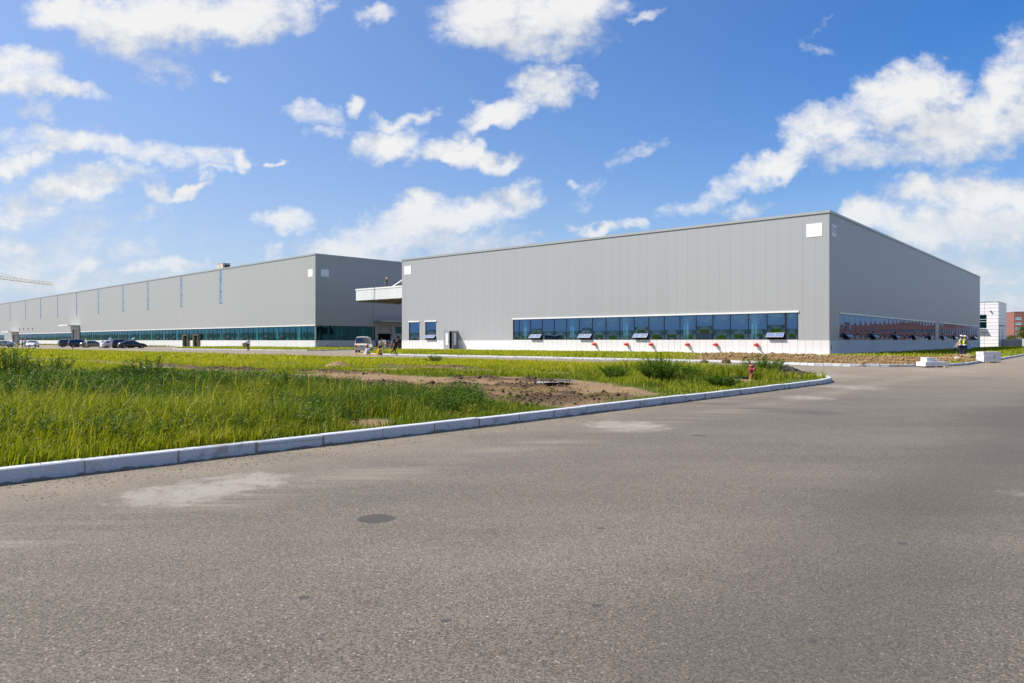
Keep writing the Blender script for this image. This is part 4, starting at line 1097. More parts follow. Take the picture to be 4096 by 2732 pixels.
# pale concrete apron round the hall
ap = plain('apron_concrete', (0.55, 0.52, 0.47), 0.85, var=0.12, scale=0.8)
m = MB(); M = Matrix.Translation((A[0], A[1], 0)) @ Matrix.Rotation(ROT_A, 4, 'Z')
m.box(-HALL_L, 0.9, -0.9, -0.036, -0.2, 0.045); m.box(0.036, 0.9, -0.035, HALL_D, -0.2, 0.045)
o = m.build('path', ap); o.matrix_world = M; tag(o, kind='structure')
m = MB(); m.box(-51.0, -40.0, -3.0, -0.95, -0.2, 0.135); o = m.build('path', ap); o.matrix_world = M; tag(o, kind='structure')
# ------------------------------------------------------------------ grass, weeds, rubble
def leaf_mat(name, dark, light, dry, trans=0.45):
    m = bpy.data.materials.new(name); m.use_nodes = True; nt = m.node_tree; N, L = nt.nodes, nt.links
    N.clear(); out = N.new('ShaderNodeOutputMaterial')
    at = N.new('ShaderNodeAttribute'); at.attribute_name = 'tint'
    s = N.new('ShaderNodeSeparateColor'); L.new(at.outputs['Color'], s.inputs[0])
    c = mixc(N, L, s.outputs[0], dark, light)
    c = mixc(N, L, s.outputs[1], c, dry)
    d = N.new('ShaderNodeBsdfPrincipled'); d.inputs['Roughness'].default_value = 0.55; d.inputs['Specular IOR Level'].default_value = 0.25
    L.new(c, d.inputs['Base Color'])
    t = N.new('ShaderNodeBsdfTranslucent'); L.new(c, t.inputs['Color'])
    x = N.new('ShaderNodeMixShader'); x.inputs[0].default_value = trans
    L.new(d.outputs[0], x.inputs[1]); L.new(t.outputs[0], x.inputs[2]); L.new(x.outputs[0], out.inputs['Surface'])
    MATS[name] = m
    return m
grass_m = leaf_mat('grass_blade', (0.080, 0.135, 0.005), (0.42, 0.42, 0.006), (0.42, 0.37, 0.06), 0.45)
weed_m = leaf_mat('weed_leaf', (0.020, 0.056, 0.004), (0.085, 0.165, 0.008), (0.25, 0.22, 0.05), 0.38)

def mesh_np(name, V, F4, F3, tint, mat, parent=None):
    """numpy arrays -> mesh with quads, triangles and a tint attribute"""
    me = bpy.data.meshes.new(name)
    nq = 0 if F4 is None else len(F4); ntr = 0 if F3 is None else len(F3)
    me.vertices.add(len(V)); me.vertices.foreach_set('co', V.astype(np.float32).ravel())
    lp = []
    if nq: lp.append(F4.ravel())
    if ntr: lp.append(F3.ravel())
    lp = np.concatenate(lp).astype(np.int32)
    me.loops.add(len(lp)); me.loops.foreach_set('vertex_index', lp)
    st = np.concatenate([np.arange(nq)*4, nq*4+np.arange(ntr)*3]).astype(np.int32)
    me.polygons.add(nq+ntr); me.polygons.foreach_set('loop_start', st)
    me.update(calc_edges=True)
    at = me.color_attributes.new('tint', 'FLOAT_COLOR', 'POINT')
    at.data.foreach_set('color', np.concatenate([tint, np.ones((len(V), 4-tint.shape[1]))], 1).astype(np.float32).ravel())
    me.materials.append(mat)
    return link(bpy.data.objects.new(name, me), parent)

def blades(X, Y, Z, Hh, W, lean, ang, tint):
    n = len(X); ax = np.cos(ang); ay = np.sin(ang)
    fa = ang+RNG.uniform(-0.9, 0.9, n)+PI/2; wx = np.cos(fa)*W/2; wy = np.sin(fa)*W/2
    lx = ax*lean*Hh; ly = ay*lean*Hh
    V = np.empty((n, 5, 3))
    V[:, 0] = np.stack([X-wx, Y-wy, Z-0.03], 1); V[:, 1] = np.stack([X+wx, Y+wy, Z-0.03], 1)
    V[:, 2] = np.stack([X+lx*.3+wx*.8, Y+ly*.3+wy*.8, Z+Hh*.58], 1); V[:, 3] = np.stack([X+lx*.3-wx*.8, Y+ly*.3-wy*.8, Z+Hh*.58], 1)
    V[:, 4] = np.stack([X+lx, Y+ly, Z+Hh*np.clip(1-lean*lean*.35, .5, 1)], 1)
    b = np.arange(n)*5
    F4 = np.stack([b, b+1, b+2, b+3], 1); F3 = np.stack([b+3, b+2, b+4], 1)
    T = np.repeat(tint[:, None, :], 5, 1).reshape(-1, tint.shape[1])
    return V.reshape(-1, 3), F4, F3, T

def scatter(poly, n, box, dens):
    X = RNG.uniform(box[0], box[1], n); Y = RNG.uniform(box[2], box[3], n)
    k = inside(poly, X, Y) & (X > -0.80*Y-4) & (X < 0.80*Y+4)
    X, Y = X[k], Y[k]
    p = dens(X, Y); k = RNG.random(len(X)) < p
    return X[k], Y[k]

ISL_IN = ISL_POLY
def isl_height(X, Y):
    bx, by, d = nearest_on([np.array(p) for p in ISL_K+ISL_K2], X, Y)
    h = 0.15+0.0*X
    leftness = smooth(3.0, -5.0, X+0.10*(Y-12))
    h = h+0.22*smooth(24, 15, Y)*leftness
    h = h+0.20*smooth(2.0, 6.5, X)*smooth(21, 25, Y)*smooth(38, 31, Y)
    h = h*(0.45+0.55*smooth(0.15, 2.2, d))
    h = h*(0.35+1.35*fbm(X*0.55, Y*0.55, 101))
    h = h*np.where(Y > 34, 0.95, 1)
    return h
def grass_layer(n, box, wd, hs, dmin, poly, hf, zf, sf, tintf, kmax=0.7):
    def dens(X, Y):
        s = sf(X, Y); bx, by, d = nearest_on(poly, X, Y)
        patch = smooth(0.22, 0.5, fbm(X*0.8, Y*0.8, 113))
        return np.clip(1-s*1.9, 0.09*(s < .985)*smooth(0.45, 0.7, fbm(X*1.1, Y*1.1, 119)), 1)*(d > dmin)*(0.35+0.65*patch)
    X, Y = scatter(poly, n, box, dens)
    m = len(X); hh = hf(X, Y)*hs*RNG.uniform(0.55, 1.35, m); s = sf(X, Y)
    hh = hh*(1-0.5*smooth(0.0, 0.4, s))
    return blades(X, Y, zf(X, Y), hh, wd*RNG.uniform(0.7, 1.4, m), np.abs(RNG.normal(0.42, 0.32, m)).clip(0, kmax), RNG.normal(0.2, 1.8, m), tintf(X, Y, m))
def tint_isl(X, Y, m):
    back = smooth(24, 42, Y)
    n = fbm(X*0.35, Y*0.35, 131); n2 = fbm(X*1.3, Y*1.3, 137)
    t = 0.22+0.12*smooth(-1, 3, X)+0.72*back+(n-0.5)*0.75+(n2-0.5)*0.5+RNG.normal(0, 0.18, m)
    near = smooth(12.5, 9.0, Y)*smooth(-2, -5, X)
    t = t+0.30*near
    dry = np.clip(RNG.random(m)*1.0-0.90, 0, 1)*6+0.15*(n2 > 0.62)*RNG.random(m)
    return np.stack([np.clip(t, 0, 1), np.clip(dry, 0, 0.75)], 1)
def merge(parts):
    V = []; A4 = []; A3 = []; T = []; o = 0
    for v, f4, f3, t in parts:
        V.append(v); T.append(t)
        if f4 is not None: A4.append(f4+o)
        if f3 is not None: A3.append(f3+o)
        o += len(v)
    return np.concatenate(V), (np.concatenate(A4) if A4 else None), (np.concatenate(A3) if A3 else None), np.concatenate(T)
parts = [
 grass_layer(190000, (-14, 3, 7, 16.5), 0.012, 1.0, 0.17, ISL_IN, isl_height, island_h, island_soil, tint_isl, 0.95),
 grass_layer(150000, (-24, 9, 14.5, 27), 0.018, 1.0, 0.17, ISL_IN, isl_height, island_h, island_soil, tint_isl, 0.9),
 grass_layer(190000, (-42, 13, 25, 48), 0.030, 1.0, 0.17, ISL_IN, isl_height, island_h, island_soil, tint_isl, 0.8),
 grass_layer(260000, (-110, 4, 44, 135), 0.060, 1.05, 0.2, ISL_IN, isl_height, island_h, island_soil, tint_isl, 0.8),
]
# odd tall stalks
def tint_stalk(X, Y, m): return np.stack([RNG.uniform(.2, .9, m), RNG.uniform(0, .8, m)], 1)
for n_, bx, w_, h_ in ((5000, (-15, 5, 8, 20), .010, 1.75), (2500, (-30, 12, 18, 42), .018, 2.3), (1200, (-70, 5, 40, 95), .045, 2.6)):
    parts.append(grass_layer(n_, bx, w_, h_, 0.3, ISL_IN, isl_height, island_h, island_soil, tint_stalk, 0.5))
# drooping seed heads among the near grass
def seed_heads():
    n = 2600
    X = RNG.uniform(-13, 1, n); Y = RNG.uniform(7.6, 17, n)
    k = inside(ISL_IN, X, Y) & (X > -0.8*Y-2); X, Y = X[k], Y[k]
    _, _, d = nearest_on(ISL_IN, X, Y); f = smooth(0.38, 0.6, fbm(X*0.7, Y*0.7, 151)); k = (d > 0.35) & (RNG.random(len(X)) < f*0.7+0.08); X, Y = X[k], Y[k]
    m = len(X); h = isl_height(X, Y)*RNG.uniform(0.9, 1.35, m); z = island_h(X, Y)
    a = RNG.normal(0.1, 0.9, m); L_ = RNG.uniform(0.07, 0.13, m); r = RNG.uniform(0.006, 0.010, m)
    dx, dy = np.cos(a), np.sin(a); out = []
    V = np.empty((m, 14, 3)); c = np.stack([X+dx*0.25*h, Y+dy*0.25*h, z+h*0.92], 1)
    for i, (t, rr, zz) in enumerate(((0.0, 0.4, 0.0), (0.45, 1.0, 0.25), (0.85, 0.7, 0.18))):
        for j in range(4):
            an = j*PI/2+PI/4
            V[:, i*4+j] = c+np.stack([dx*L_*t-dy*r*rr*math.cos(an), dy*L_*t+dx*r*rr*math.cos(an), L_*zz+r*rr*math.sin(an)], 1)
    V[:, 12] = c+np.stack([dx*L_*1.1, dy*L_*1.1, L_*0.05], 1); V[:, 13] = np.stack([X, Y, z], 1)
    b = np.arange(m)*14; F4 = []; F3 = []
    for i in range(2):
        for j in range(4): F4.append(np.stack([b+i*4+j, b+i*4+(j+1) % 4, b+(i+1)*4+(j+1) % 4, b+(i+1)*4+j], 1))
    for j in range(4): F3.append(np.stack([b+8+j, b+8+(j+1) % 4, b+12], 1))
    F3.append(np.stack([b+0, b+1, b+13], 1))
    tt = np.stack([np.full(m, 0.8), RNG.uniform(0.25, 0.95, m)], 1)
    return V.reshape(-1, 3), np.concatenate(F4), np.concatenate(F3), np.repeat(tt[:, None, :], 14, 1).reshape(-1, 2)
parts.append(seed_heads())
o = mesh_np('grass', *merge(parts), grass_m); tag(o, 'tall green grass over the open plot inside the granite kerb', 'grass', kind='stuff')
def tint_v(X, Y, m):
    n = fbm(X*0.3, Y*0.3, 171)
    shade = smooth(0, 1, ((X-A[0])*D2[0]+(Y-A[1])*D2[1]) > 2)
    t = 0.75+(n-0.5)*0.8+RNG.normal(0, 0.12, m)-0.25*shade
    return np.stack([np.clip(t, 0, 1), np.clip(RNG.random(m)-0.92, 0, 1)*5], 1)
vh = lambda X, Y: 0.17+0.12*fbm(X*0.5, Y*0.5, 181)
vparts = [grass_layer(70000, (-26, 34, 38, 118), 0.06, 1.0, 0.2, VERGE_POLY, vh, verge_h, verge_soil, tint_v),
          grass_layer(60000, (20, 110, 39, 160), 0.07, 1.0, 0.2, VERGE_POLY, vh, verge_h, verge_soil, tint_v)]
o = mesh_np('grass', *merge(vparts), grass_m); tag(o, 'short bright grass on the verge in front of the near hall', 'grass', kind='stuff')
wparts = [grass_layer(16000, (-64, -18, 100, 150), 0.09, 1.1, 0.3, W_POLY, vh, flat, zero, tint_v)]
for poly in LOT: 
    pl = [np.array(p) for p in poly]; xs = [p[0] for p in pl]; ys = [p[1] for p in pl]
    wparts.append(grass_layer(9000, (min(xs), max(xs), min(ys), max(ys)), 0.14, 1.0, 0.3, pl, vh, lambda X, Y: np.zeros_like(X)+.09, zero, tint_v))
o = mesh_np('grass', *merge(wparts), grass_m); tag(o, 'thin strip of bright grass along the foot of the far works', 'grass', kind='stuff')

def leaves_np(P, D, L_, W, tint):
    """folded diamond leaves at P pointing along D"""
    n = len(P); D = D/np.linalg.norm(D, axis=1, keepdims=True)
    up = np.stack([RNG.normal(0, .4, n), RNG.normal(0, .4, n), np.ones(n)], 1)
    S = np.cross(D, up); S /= np.linalg.norm(S, axis=1, keepdims=True); Nn = np.cross(S, D)
    V = np.empty((n, 4, 3)); l = L_[:, None]; w = W[:, None]
    V[:, 0] = P; V[:, 1] = P+D*l*.45+S*w/2+Nn*w*.12; V[:, 2] = P+D*l-Nn*l*.12; V[:, 3] = P+D*l*.45-S*w/2+Nn*w*.12
    b = np.arange(n)*4
    return V.reshape(-1, 3), np.stack([b, b+1, b+2, b+3], 1), None, np.repeat(tint[:, None, :], 4, 1).reshape(-1, 2)
def weed_arrays(h, rad, stems, per, leaf=0.085, seed=1, spire=0.3, light=0.0):
    R = np.random.default_rng(seed); P = []; D = []; S = []; LL = []; TT = []
    st = []
    for k in range(stems):
        a = R.uniform(0, 2*PI); r0 = rad*0.35*math.sqrt(R.random()); r1 = rad*math.sqrt(R.random())
        hh = h*R.uniform(0.55, 1.0)*(1-0.35*(r1/rad)**2)
        p0 = np.array([math.cos(a)*r0, math.sin(a)*r0, 0]); p1 = np.array([math.cos(a)*r1+R.normal(0, .05), math.sin(a)*r1+R.normal(0, .05), hh])
        c = (p0+p1)/2+np.array([0, 0, hh*.12])
        ts = np.linspace(0.08, 1, per)+R.normal(0, .01, per); ts = ts.clip(0.03, 1)[:, None]
        pts = p0*(1-ts)**2+2*c*ts*(1-ts)+p1*ts**2
        an = np.arange(per)*2.4+R.uniform(0, 6); up = 0.35+1.1*ts[:, 0]**2
        d = np.stack([np.cos(an), np.sin(an), up+R.normal(0, .25, per)], 1)
        P.append(pts); D.append(d); LL.append(leaf*R.uniform(.7, 1.35, per)*(1-0.45*ts[:, 0])); 
        TT.append(np.stack([np.clip(0.25+0.45*ts[:, 0]+R.normal(0, .16, per)+light, 0, 1), np.clip(R.random(per)-.95, 0, 1)*6], 1))
        # side shoots
        m = per//2; base = pts[R.integers(per//4, per, m)]; an = R.uniform(0, 2*PI, m)
        off = np.stack([np.cos(an), np.sin(an), R.uniform(.2, 1, m)], 1)*(h*0.10)*R.random((m, 1))
        P.append(base+off); D.append(off+np.array([0, 0, 1e-3])); LL.append(leaf*R.uniform(.5, 1.0, m)); TT.append(np.stack([np.clip(.35+R.normal(0, .2, m)+light, 0, 1), np.zeros(m)], 1))
        st.append((p0, c, p1))
    P = np.concatenate(P); D = np.concatenate(D); LL = np.concatenate(LL); TT = np.concatenate(TT)
    return P, D, LL, LL*R.uniform(.22, .36, len(LL)), TT, st
stem_m = plain('weed_stem', (0.09, 0.11, 0.03), 0.7)
def weed(x, y, h, rad, stems, per, label, leaf=0.10, seed=1, light=0.0):
    h *= 1.12; stems = int(stems*1.3)
    z = float(island_h(np.array([x]), np.array([y]))[0])
    o = thing('weed_bush', label, 'weed', (x, y, z), 0, 'leafy weeds in the plot')
    P, D, LL, W, T, st = weed_arrays(h, rad, stems, per, leaf, seed, light=light)
    f = mesh_np('foliage', *leaves_np(P, D, LL, W, T), weed_m, o)
    m = MB()
    for p0, c, p1 in st:
        mid = tuple((p0+2*c+p1)/4); m.bar(tuple(p0), mid, 0.008, 4, 0.006, caps=False); m.bar(mid, tuple(p1), 0.006, 4, 0.002, caps=False)
    m.build('stem', stem_m, o)
    return o
def wd(x, ybase, h, rad, stems, per, label, **k):
    p = disp(x, ybase, 0.12); return weed(p[0], p[1], h, rad, stems, per, label, **k)
wd(22, 900, 1.25, 0.85, 46, 60, 'tallest dark leafy weed bush, at the left edge of the plot', seed=3)
wd(115, 893, 0.95, 0.75, 34, 46, 'dark leafy weed bush next to the tallest one at the left edge', seed=4)
wd(335, 903, 0.98, 0.85, 44, 60, 'dark pointed weed bush standing alone left of the bare track', seed=5)
wd(230, 905, 0.62, 0.9, 34, 40, 'low weed clump between the left edge bushes and the pointed bush', seed=6)
wd(505, 915, 0.62, 0.95, 44, 44, 'broad low dark weed bush at the left end of the bare track', seed=7)
wd(600, 905, 0.50, 0.7, 28, 36, 'small weed clump between two broad bushes by the track', seed=8)
wd(662, 925, 0.66, 0.62, 50, 44, 'round leafed bright green weed bush beside the muddy ruts', leaf=0.10, seed=9, light=.12)
wd(1408, 872, 0.55, 0.6, 30, 36, 'small feathery weed clump left of the big weed near the hydrant', seed=10, light=.3)
wd(1513, 880, 0.90, 0.85, 52, 56, 'big feathery weed bush left of the red hydrant', seed=11, light=.28)
wd(1752, 866, 0.74, 0.95, 48, 50, 'spreading weed bush just behind the red hydrant', seed=12, light=.22)
wd(1590, 876, 0.52, 0.7, 26, 36, 'loose weed clump between the big weed and the hydrant', seed=13, light=.2)
wd(1655, 890, 0.36, 0.6, 28, 36, 'low weed clump in front of the hydrant by the kerb', seed=14, light=.15)
wd(998, 836, 0.5, 0.6, 24, 30, 'isolated dark weed tuft on the far side of the bare track', seed=15)
wd(420, 912, 0.66, 0.8, 34, 44, 'mid height weed clump right of the dark pointed bush', seed=16, light=.1)
wd(175, 945, 0.72, 0.8, 34, 44, 'weed clump in front of the left edge bushes, nearer the kerb', seed=17, light=.1)
wd(60, 960, 0.85, 0.7, 34, 46, 'tall weed clump nearest the camera at the left edge', seed=18, light=.12)
# uncounted leafy undergrowth between the bushes
def undergrowth():
    X, Y = scatter(ISL_IN, 8500, (-17, -0.6, 8.8, 20.5), lambda X, Y: np.clip(smooth(0.36, 0.58, fbm(X*0.55, Y*0.55, 201)+0.20*smooth(11, 16, Y)), 0, 1)*(nearest_on(ISL_IN, X, Y)[2] > 0.7)*(island_soil(X, Y) < .3))
    P0, D0, L0, W0, T0, _ = weed_arrays(1.0, 0.35, 5, 26, 0.13, 77)
    n = len(X); z = island_h(X, Y); h = RNG.uniform(0.30, 0.60, n)*(0.8+0.5*fbm(X*0.4, Y*0.4, 205))*(1+0.28*smooth(-4, -10, X)); outP = []; outD = []; LL = []; WW = []; TT = []
    for i in range(n):
        a = RNG.uniform(0, 2*PI); c, s = math.cos(a), math.sin(a); k = RNG.random(len(P0)) < 0.55
        p = P0[k]*h[i]; p = np.stack([p[:, 0]*c-p[:, 1]*s, p[:, 0]*s+p[:, 1]*c, p[:, 2]], 1); d = D0[k]; d = np.stack([d[:, 0]*c-d[:, 1]*s, d[:, 0]*s+d[:, 1]*c, d[:, 2]], 1)
        outP.append(p+np.array([X[i], Y[i], z[i]])); outD.append(d); LL.append(L0[k]*h[i]*1.05); WW.append(W0[k]*h[i]*1.05)
        t = T0[k].copy(); t[:, 0] = np.clip(t[:, 0]+RNG.normal(0.05, .15), 0, 1); TT.append(t)
    o = mesh_np('weeds', *leaves_np(np.concatenate(outP), np.concatenate(outD), np.concatenate(LL), np.concatenate(WW), np.concatenate(TT)), weed_m)
    tag(o, 'leafy dark undergrowth mixed into the near grass', 'weeds', kind='stuff')
undergrowth()

# clods on the mud, chips on the road, rubble by the hall
OCT = np.array([(1, 0, 0), (-1, 0, 0), (0, 1, 0), (0, -1, 0), (0, 0, 1), (0, 0, -1)], float)
OF = np.array([(0, 2, 4), (2, 1, 4), (1, 3, 4), (3, 0, 4), (2, 0, 5), (1, 2, 5), (3, 1, 5), (0, 3, 5)])
def clods(name, X, Y, Z, R_, mat, label, cat):
    n = len(X); s = RNG.uniform(0.6, 1.4, (n, 6, 1)); sq = np.stack([np.ones(n), RNG.uniform(.6, 1, n), RNG.uniform(.45, .9, n)], 1)[:, None, :]
    a = RNG.uniform(0, 2*PI, n); c, si = np.cos(a)[:, None], np.sin(a)[:, None]
    V = OCT[None]*s*sq*R_[:, None, None]
    V = np.stack([V[:, :, 0]*c-V[:, :, 1]*si, V[:, :, 0]*si+V[:, :, 1]*c, V[:, :, 2]], 2)+np.stack([X, Y, Z], 1)[:, None, :]
    F = (OF[None]+np.arange(n)[:, None, None]*6).reshape(-1, 3)
    o = mesh_np(name, V.reshape(-1, 3), None, F, np.zeros((n*6, 2)), mat); tag(o, label, cat, kind='stuff'); return o
clod_m = plain('clod', (0.075, 0.047, 0.024), 0.95, var=0.25, scale=5)
X, Y = scatter(ISL_IN, 55000, (-14, 13, 14, 34), lambda X, Y: np.clip(ridge_k(X, Y)*1.1+0.03*(island_soil(X, Y) > .6), 0, 1))
clods('dirt_clods', X, Y, island_h(X, Y)+0.005, RNG.lognormal(-3.7, 0.6, len(X)).clip(.008, .10), clod_m, 'dark churned clods along the muddy ruts', 'clods')
rub_m = plain('rubble_soil', (0.20, 0.13, 0.055), 0.95, var=0.3, scale=3)
X, Y = scatter(VERGE_POLY, 26000, (4, 48, 38, 80), lambda X, Y: verge_soil(X, Y)*0.8)
clods('rubble', X, Y, verge_h(X, Y)+0.02, RNG.lognormal(-2.9, 0.6, len(X)).clip(.02, .32), rub_m, 'tan soil and broken rubble on the verge at the hall corner', 'rubble')
chip_m = plain('road_grit', (0.20, 0.165, 0.12), 0.9, var=0.3, scale=9)
n = 16000; t = RNG.uniform(-4, 30, n); off = RNG.exponential(0.55, n)+0.02
P0 = np.array((-4.97, 7.71)); X = P0[0]+D2[0]*t-D1[0]*off; Y = P0[1]+D2[1]*t-D1[1]*off
k = (fbm(X*0.8, Y*0.8, 231) > 0.42) & (Y < 24); X, Y = X[k], Y[k]
clods('gravel', X, Y, np.zeros(len(X))+0.003, RNG.lognormal(-5.3, 0.45, len(X)).clip(.002, .013), chip_m, 'loose grit on the asphalt beside the kerb', 'gravel')
dk = plain('dark_rubble', (0.035, 0.033, 0.03), 0.9, var=0.3, scale=4)
X, Y = scatter(ISL_IN, 3000, (8.5, 12.2, 27, 33), lambda X, Y: smooth(1.7, 0.4, np.hypot(X-10.7, (Y-29.0)*0.8)))
clods('rubble', X, Y, island_h(X, Y)+0.04, RNG.lognormal(-2.9, 0.6, len(X)).clip(.02, .25), dk, 'heap of dark rubble inside the tip of the kerb', 'rubble')
# stones one can pick out
def boulder(x, y, z, r, sq, label, mat, seed):
    bm = bmesh.new(); bmesh.ops.create_icosphere(bm, subdivisions=3, radius=r)
    R = np.random.default_rng(seed); off = R.uniform(0, 50)
    for v in bm.verts:
        c = v.co.normalized(); k = 0.75+0.6*float(fbm(np.array([c.x*1.7+off]), np.array([c.y*1.7+c.z*1.3+off]), seed)[0])
        v.co = Vector((v.co.x*k*sq[0], v.co.y*k*sq[1], v.co.z*k*sq[2]))
    me = bpy.data.meshes.new('boulder'); bm.to_mesh(me); bm.free(); me.materials.append(mat)
    o = link(bpy.data.objects.new('boulder', me)); o.location = (x, y, z); tag(o, label, 'stone', 'stones lying about'); return o
st_m = plain('stone_tan', (0.25, 0.18, 0.09), 0.9, var=0.25, scale=4); st_g = plain('stone_grey', (0.40, 0.37, 0.32), 0.9, var=0.2, scale=4)
boulder(32.9, 50.9, 0.24, 0.34, (1.3, .9, .8), 'largest tan boulder on the soil mound by the two men in vests', st_m, 1)
boulder(31.3, 49.7, 0.14, 0.22, (.9, .8, 1.0), 'grey stone at the left foot of the soil mound', st_g, 2)
boulder(32.2, 51.0, 0.30, 0.30, (1.2, 1, .7), 'tan stone on top of the soil mound', st_m, 3)
p = disp(458, 1019, .1); boulder(p[0], p[1], 0.15, 0.07, (1.2, 1, .7), 'small brown stone in the grass right behind the kerb', st_m, 4)
p = disp(1112, 835); p = gpt(2000, 1435)
boulder(*gpt(2817, 1452), 0.05, 0.22, (1.2, .9, .7), 'lone brown stone on the inner road left of the hydrant', clod_m, 5)
boulder(*gpt(2905, 1453), 0.06, 0.26, (1, .9, .8), 'brown stone on the inner road above the hydrant', clod_m, 6)
# ------------------------------------------------------------------ street furniture
def hydrant(x, y, z, s, label, group='standing hydrants', rz=0.0):
    o = thing('fire_hydrant', label, 'hydrant', (x, y, z), rz, group); o.scale = (s, s, s)
    m = MB(); m.lathe([(0.0, -0.25), (0.15, -0.25), (0.15, 0.02), (0.115, 0.05), (0.11, 0.52), (0.135, 0.56), (0.15, 0.62), (0.15, 0.70), (0.125, 0.78), (0.12, 0.82), (0.0, 0.82)], 18); m.build('barrel', hyd_m, o)
    m = MB(); m.lathe([(0.165, 0.80), (0.185, 0.82), (0.185, 0.85), (0.15, 0.90), (0.07, 0.93), (0.045, 0.94), (0.045, 1.0), (0.0, 1.0)], 18); m.build('bonnet', hyd_m, o)
    m = MB(); m.bar((0, -0.10, 0.64), (0, -0.24, 0.64), 0.085, 14); m.bar((0, -0.24, 0.64), (0, -0.28, 0.64), 0.10, 14); m.build('outlet', hyd_m, o)
    for sx in (-1, 1):
        m = MB(); m.bar((sx*0.1, 0, 0.60), (sx*0.19, 0, 0.60), 0.06, 12); m.bar((sx*0.19, 0, 0.60), (sx*0.23, 0, 0.60), 0.075, 12); m.build('outlet', hyd_m, o)
    return o
hp = gpt(2500+1487/2.939, 1150+1078/2.939, 0.16)
hydrant(hp[0], hp[1], float(island_h(np.array([hp[0]]), np.array([hp[1]]))[0]), 0.58, 'faded red fire hydrant in the grass near the tip of the kerb', rz=0.6)
hp = gpt(291, 1330+445/6.53, 0.1); hydrant(hp[0], hp[1], 0.1, 0.6, 'small distant red hydrant in the grass edge before the parked cars', rz=0.4)
hp = B+E2*1.8-E1*1.2; hydrant(hp[0], hp[1], 0.1, 0.62, 'little red hydrant at the foot of the far works corner', rz=0.4)
hp = gpt(511, 1330+408/6.53, 0.0); hydrant(hp[0], hp[1], 0.0, 0.5, 'low red hydrant stub beside the black saloon rear wheel', rz=0.2)

vb = disp(1715, 872.5, .15)
o = thing('valve_box', 'black open valve box in the grass left of the red hydrant', 'valve box', (vb[0]-0.3, vb[1]-0.1, .10), 0.3)
m = MB(); m.box(-.28, .28, -.18, -.16, 0, .16); m.box(-.28, .28, .16, .18, 0, .16); m.box(-.28, -.26, -.16, .16, 0, .16); m.box(.26, .28, -.16, .16, 0, .16); m.build('casing', dark_m, o)
m = MB(); m.box(-.8, -.3, -.2, .2, .08, .12); m.build('lid', plain('dark_green_lid', (.03, .07, .05), .5), o)
bk = disp(1768+0, 860, .15)
o = thing('bucket', 'pale grey bucket half hidden in grass right of the hydrant', 'bucket', (hp[0]*0+gpt(2500+1726/2.939, 1150+1040/2.939, .15)[0], gpt(2500+1726/2.939, 1150+1040/2.939, .15)[1], .12), 0)
m = MB(); m.lathe([(0.0, 0.0), (.11, 0.0), (.15, .30), (.155, .30), (.155, .31), (.14, .31), (.105, .02), (0, .02)], 16); m.build('pail', plain('pale_plastic', (.55, .60, .62), .4), o)
mh = disp(366, 850, .15)
o = thing('manhole_ring', 'pale concrete manhole ring in the grass at the left', 'manhole', (mh[0], mh[1], .12), 0)
m = MB(); m.lathe([(.72, -.1), (.72, .16), (.60, .16), (.56, .10), (.56, -.1)], 28); m.build('ring', plain('pale_concrete', (.58, .54, .46), .8, var=.15), o)
m = MB(); m.lathe([(.56, .08), (0, .08)], 28); m.build('cover', plain('dark_cover', (.10, .09, .08), .8), o)

# stacks of spare kerb blocks
blk = kerb_m.copy(); blk.name = 'granite_block'
bs = plain('pale_granite', (0.60, 0.59, 0.60), 0.75, var=0.08, scale=30, bump=0.1)
def block(c, rz, L_, W, Hh, z, label, tilt=0.0):
    m = MB(); m.box(-L_/2, L_/2, -W/2, W/2, 0, Hh); o = m.build('kerb_block', bs, None, bevel=0.012)
    o.location = (c[0], c[1], z); o.rotation_euler = (tilt, 0, rz); tag(o, label, 'kerb block', 'spare granite kerb blocks'); return o
s1 = gpt(3725, 1469); vx = np.array([1.0, 0.08]); vy = np.array([-0.08, 1.0])
def bearer(c, rz, label):
    m = MB(); m.box(-.05, .05, -.45, .45, 0, .06); o = m.build('timber_bearer', timber_m); o.location = (c[0], c[1], .002); o.rotation_euler = (0, 0, rz); tag(o, label, 'timber', 'bearers under the blocks')
bearer(s1+vx*0.02, .08, 'left timber bearer under the low stack of kerb blocks'); bearer(s1+vx*0.55, .08, 'right timber bearer under the low stack of kerb blocks')
block(s1-vx*0.43-vy*.02, .08, .40, .80, .245, .062, 'bottom left kerb block of the low stack, end face to the road')
block(s1+vx*0.30-vy*.10, .08, 1.02, .36, .245, .062, 'bottom front kerb block of the low stack by the curved kerb')
block(s1+vx*0.30+vy*.30, .08, 1.02, .36, .245, .062, 'bottom rear kerb block of the low stack by the curved kerb')
block(s1-vx*0.23+vy*.02, .10, .42, .50, .235, .309, 'square upright kerb block on top of the low stack')
block(s1+vx*0.14-vy*.04, .06, .44, .34, .15, .309, 'thin kerb block lying on the low stack beside the upright one')
s2 = gpt(3780+1385/7.44, 1330+905/7.44)
bearer(s2-vx*.42+vy*.3, .05, 'left timber bearer under the tall stack of kerb blocks'); bearer(s2+vx*.42+vy*.3, .05, 'right timber bearer under the tall stack of kerb blocks')
block(s2+vy*.10, .05, 1.18, .34, .225, .062, 'bottom front kerb block of the tall stack')
block(s2+vy*.46, .05, 1.18, .34, .225, .062, 'bottom rear kerb block of the tall stack')
block(s2-vx*.42+vy*.28, .05, .33, .72, .225, .289, 'middle layer kerb block of the tall stack, at its left')
block(s2-vx*.05+vy*.28, .05, .36, .72, .225, .289, 'middle layer kerb block of the tall stack, between two others')
block(s2+vx*.42+vy*.28, .05, .44, .72, .225, .289, 'middle layer kerb block of the tall stack, right of the dark gap')
block(s2+vy*.10, .05, 1.22, .34, .225, .516, 'top front kerb block of the tall stack')
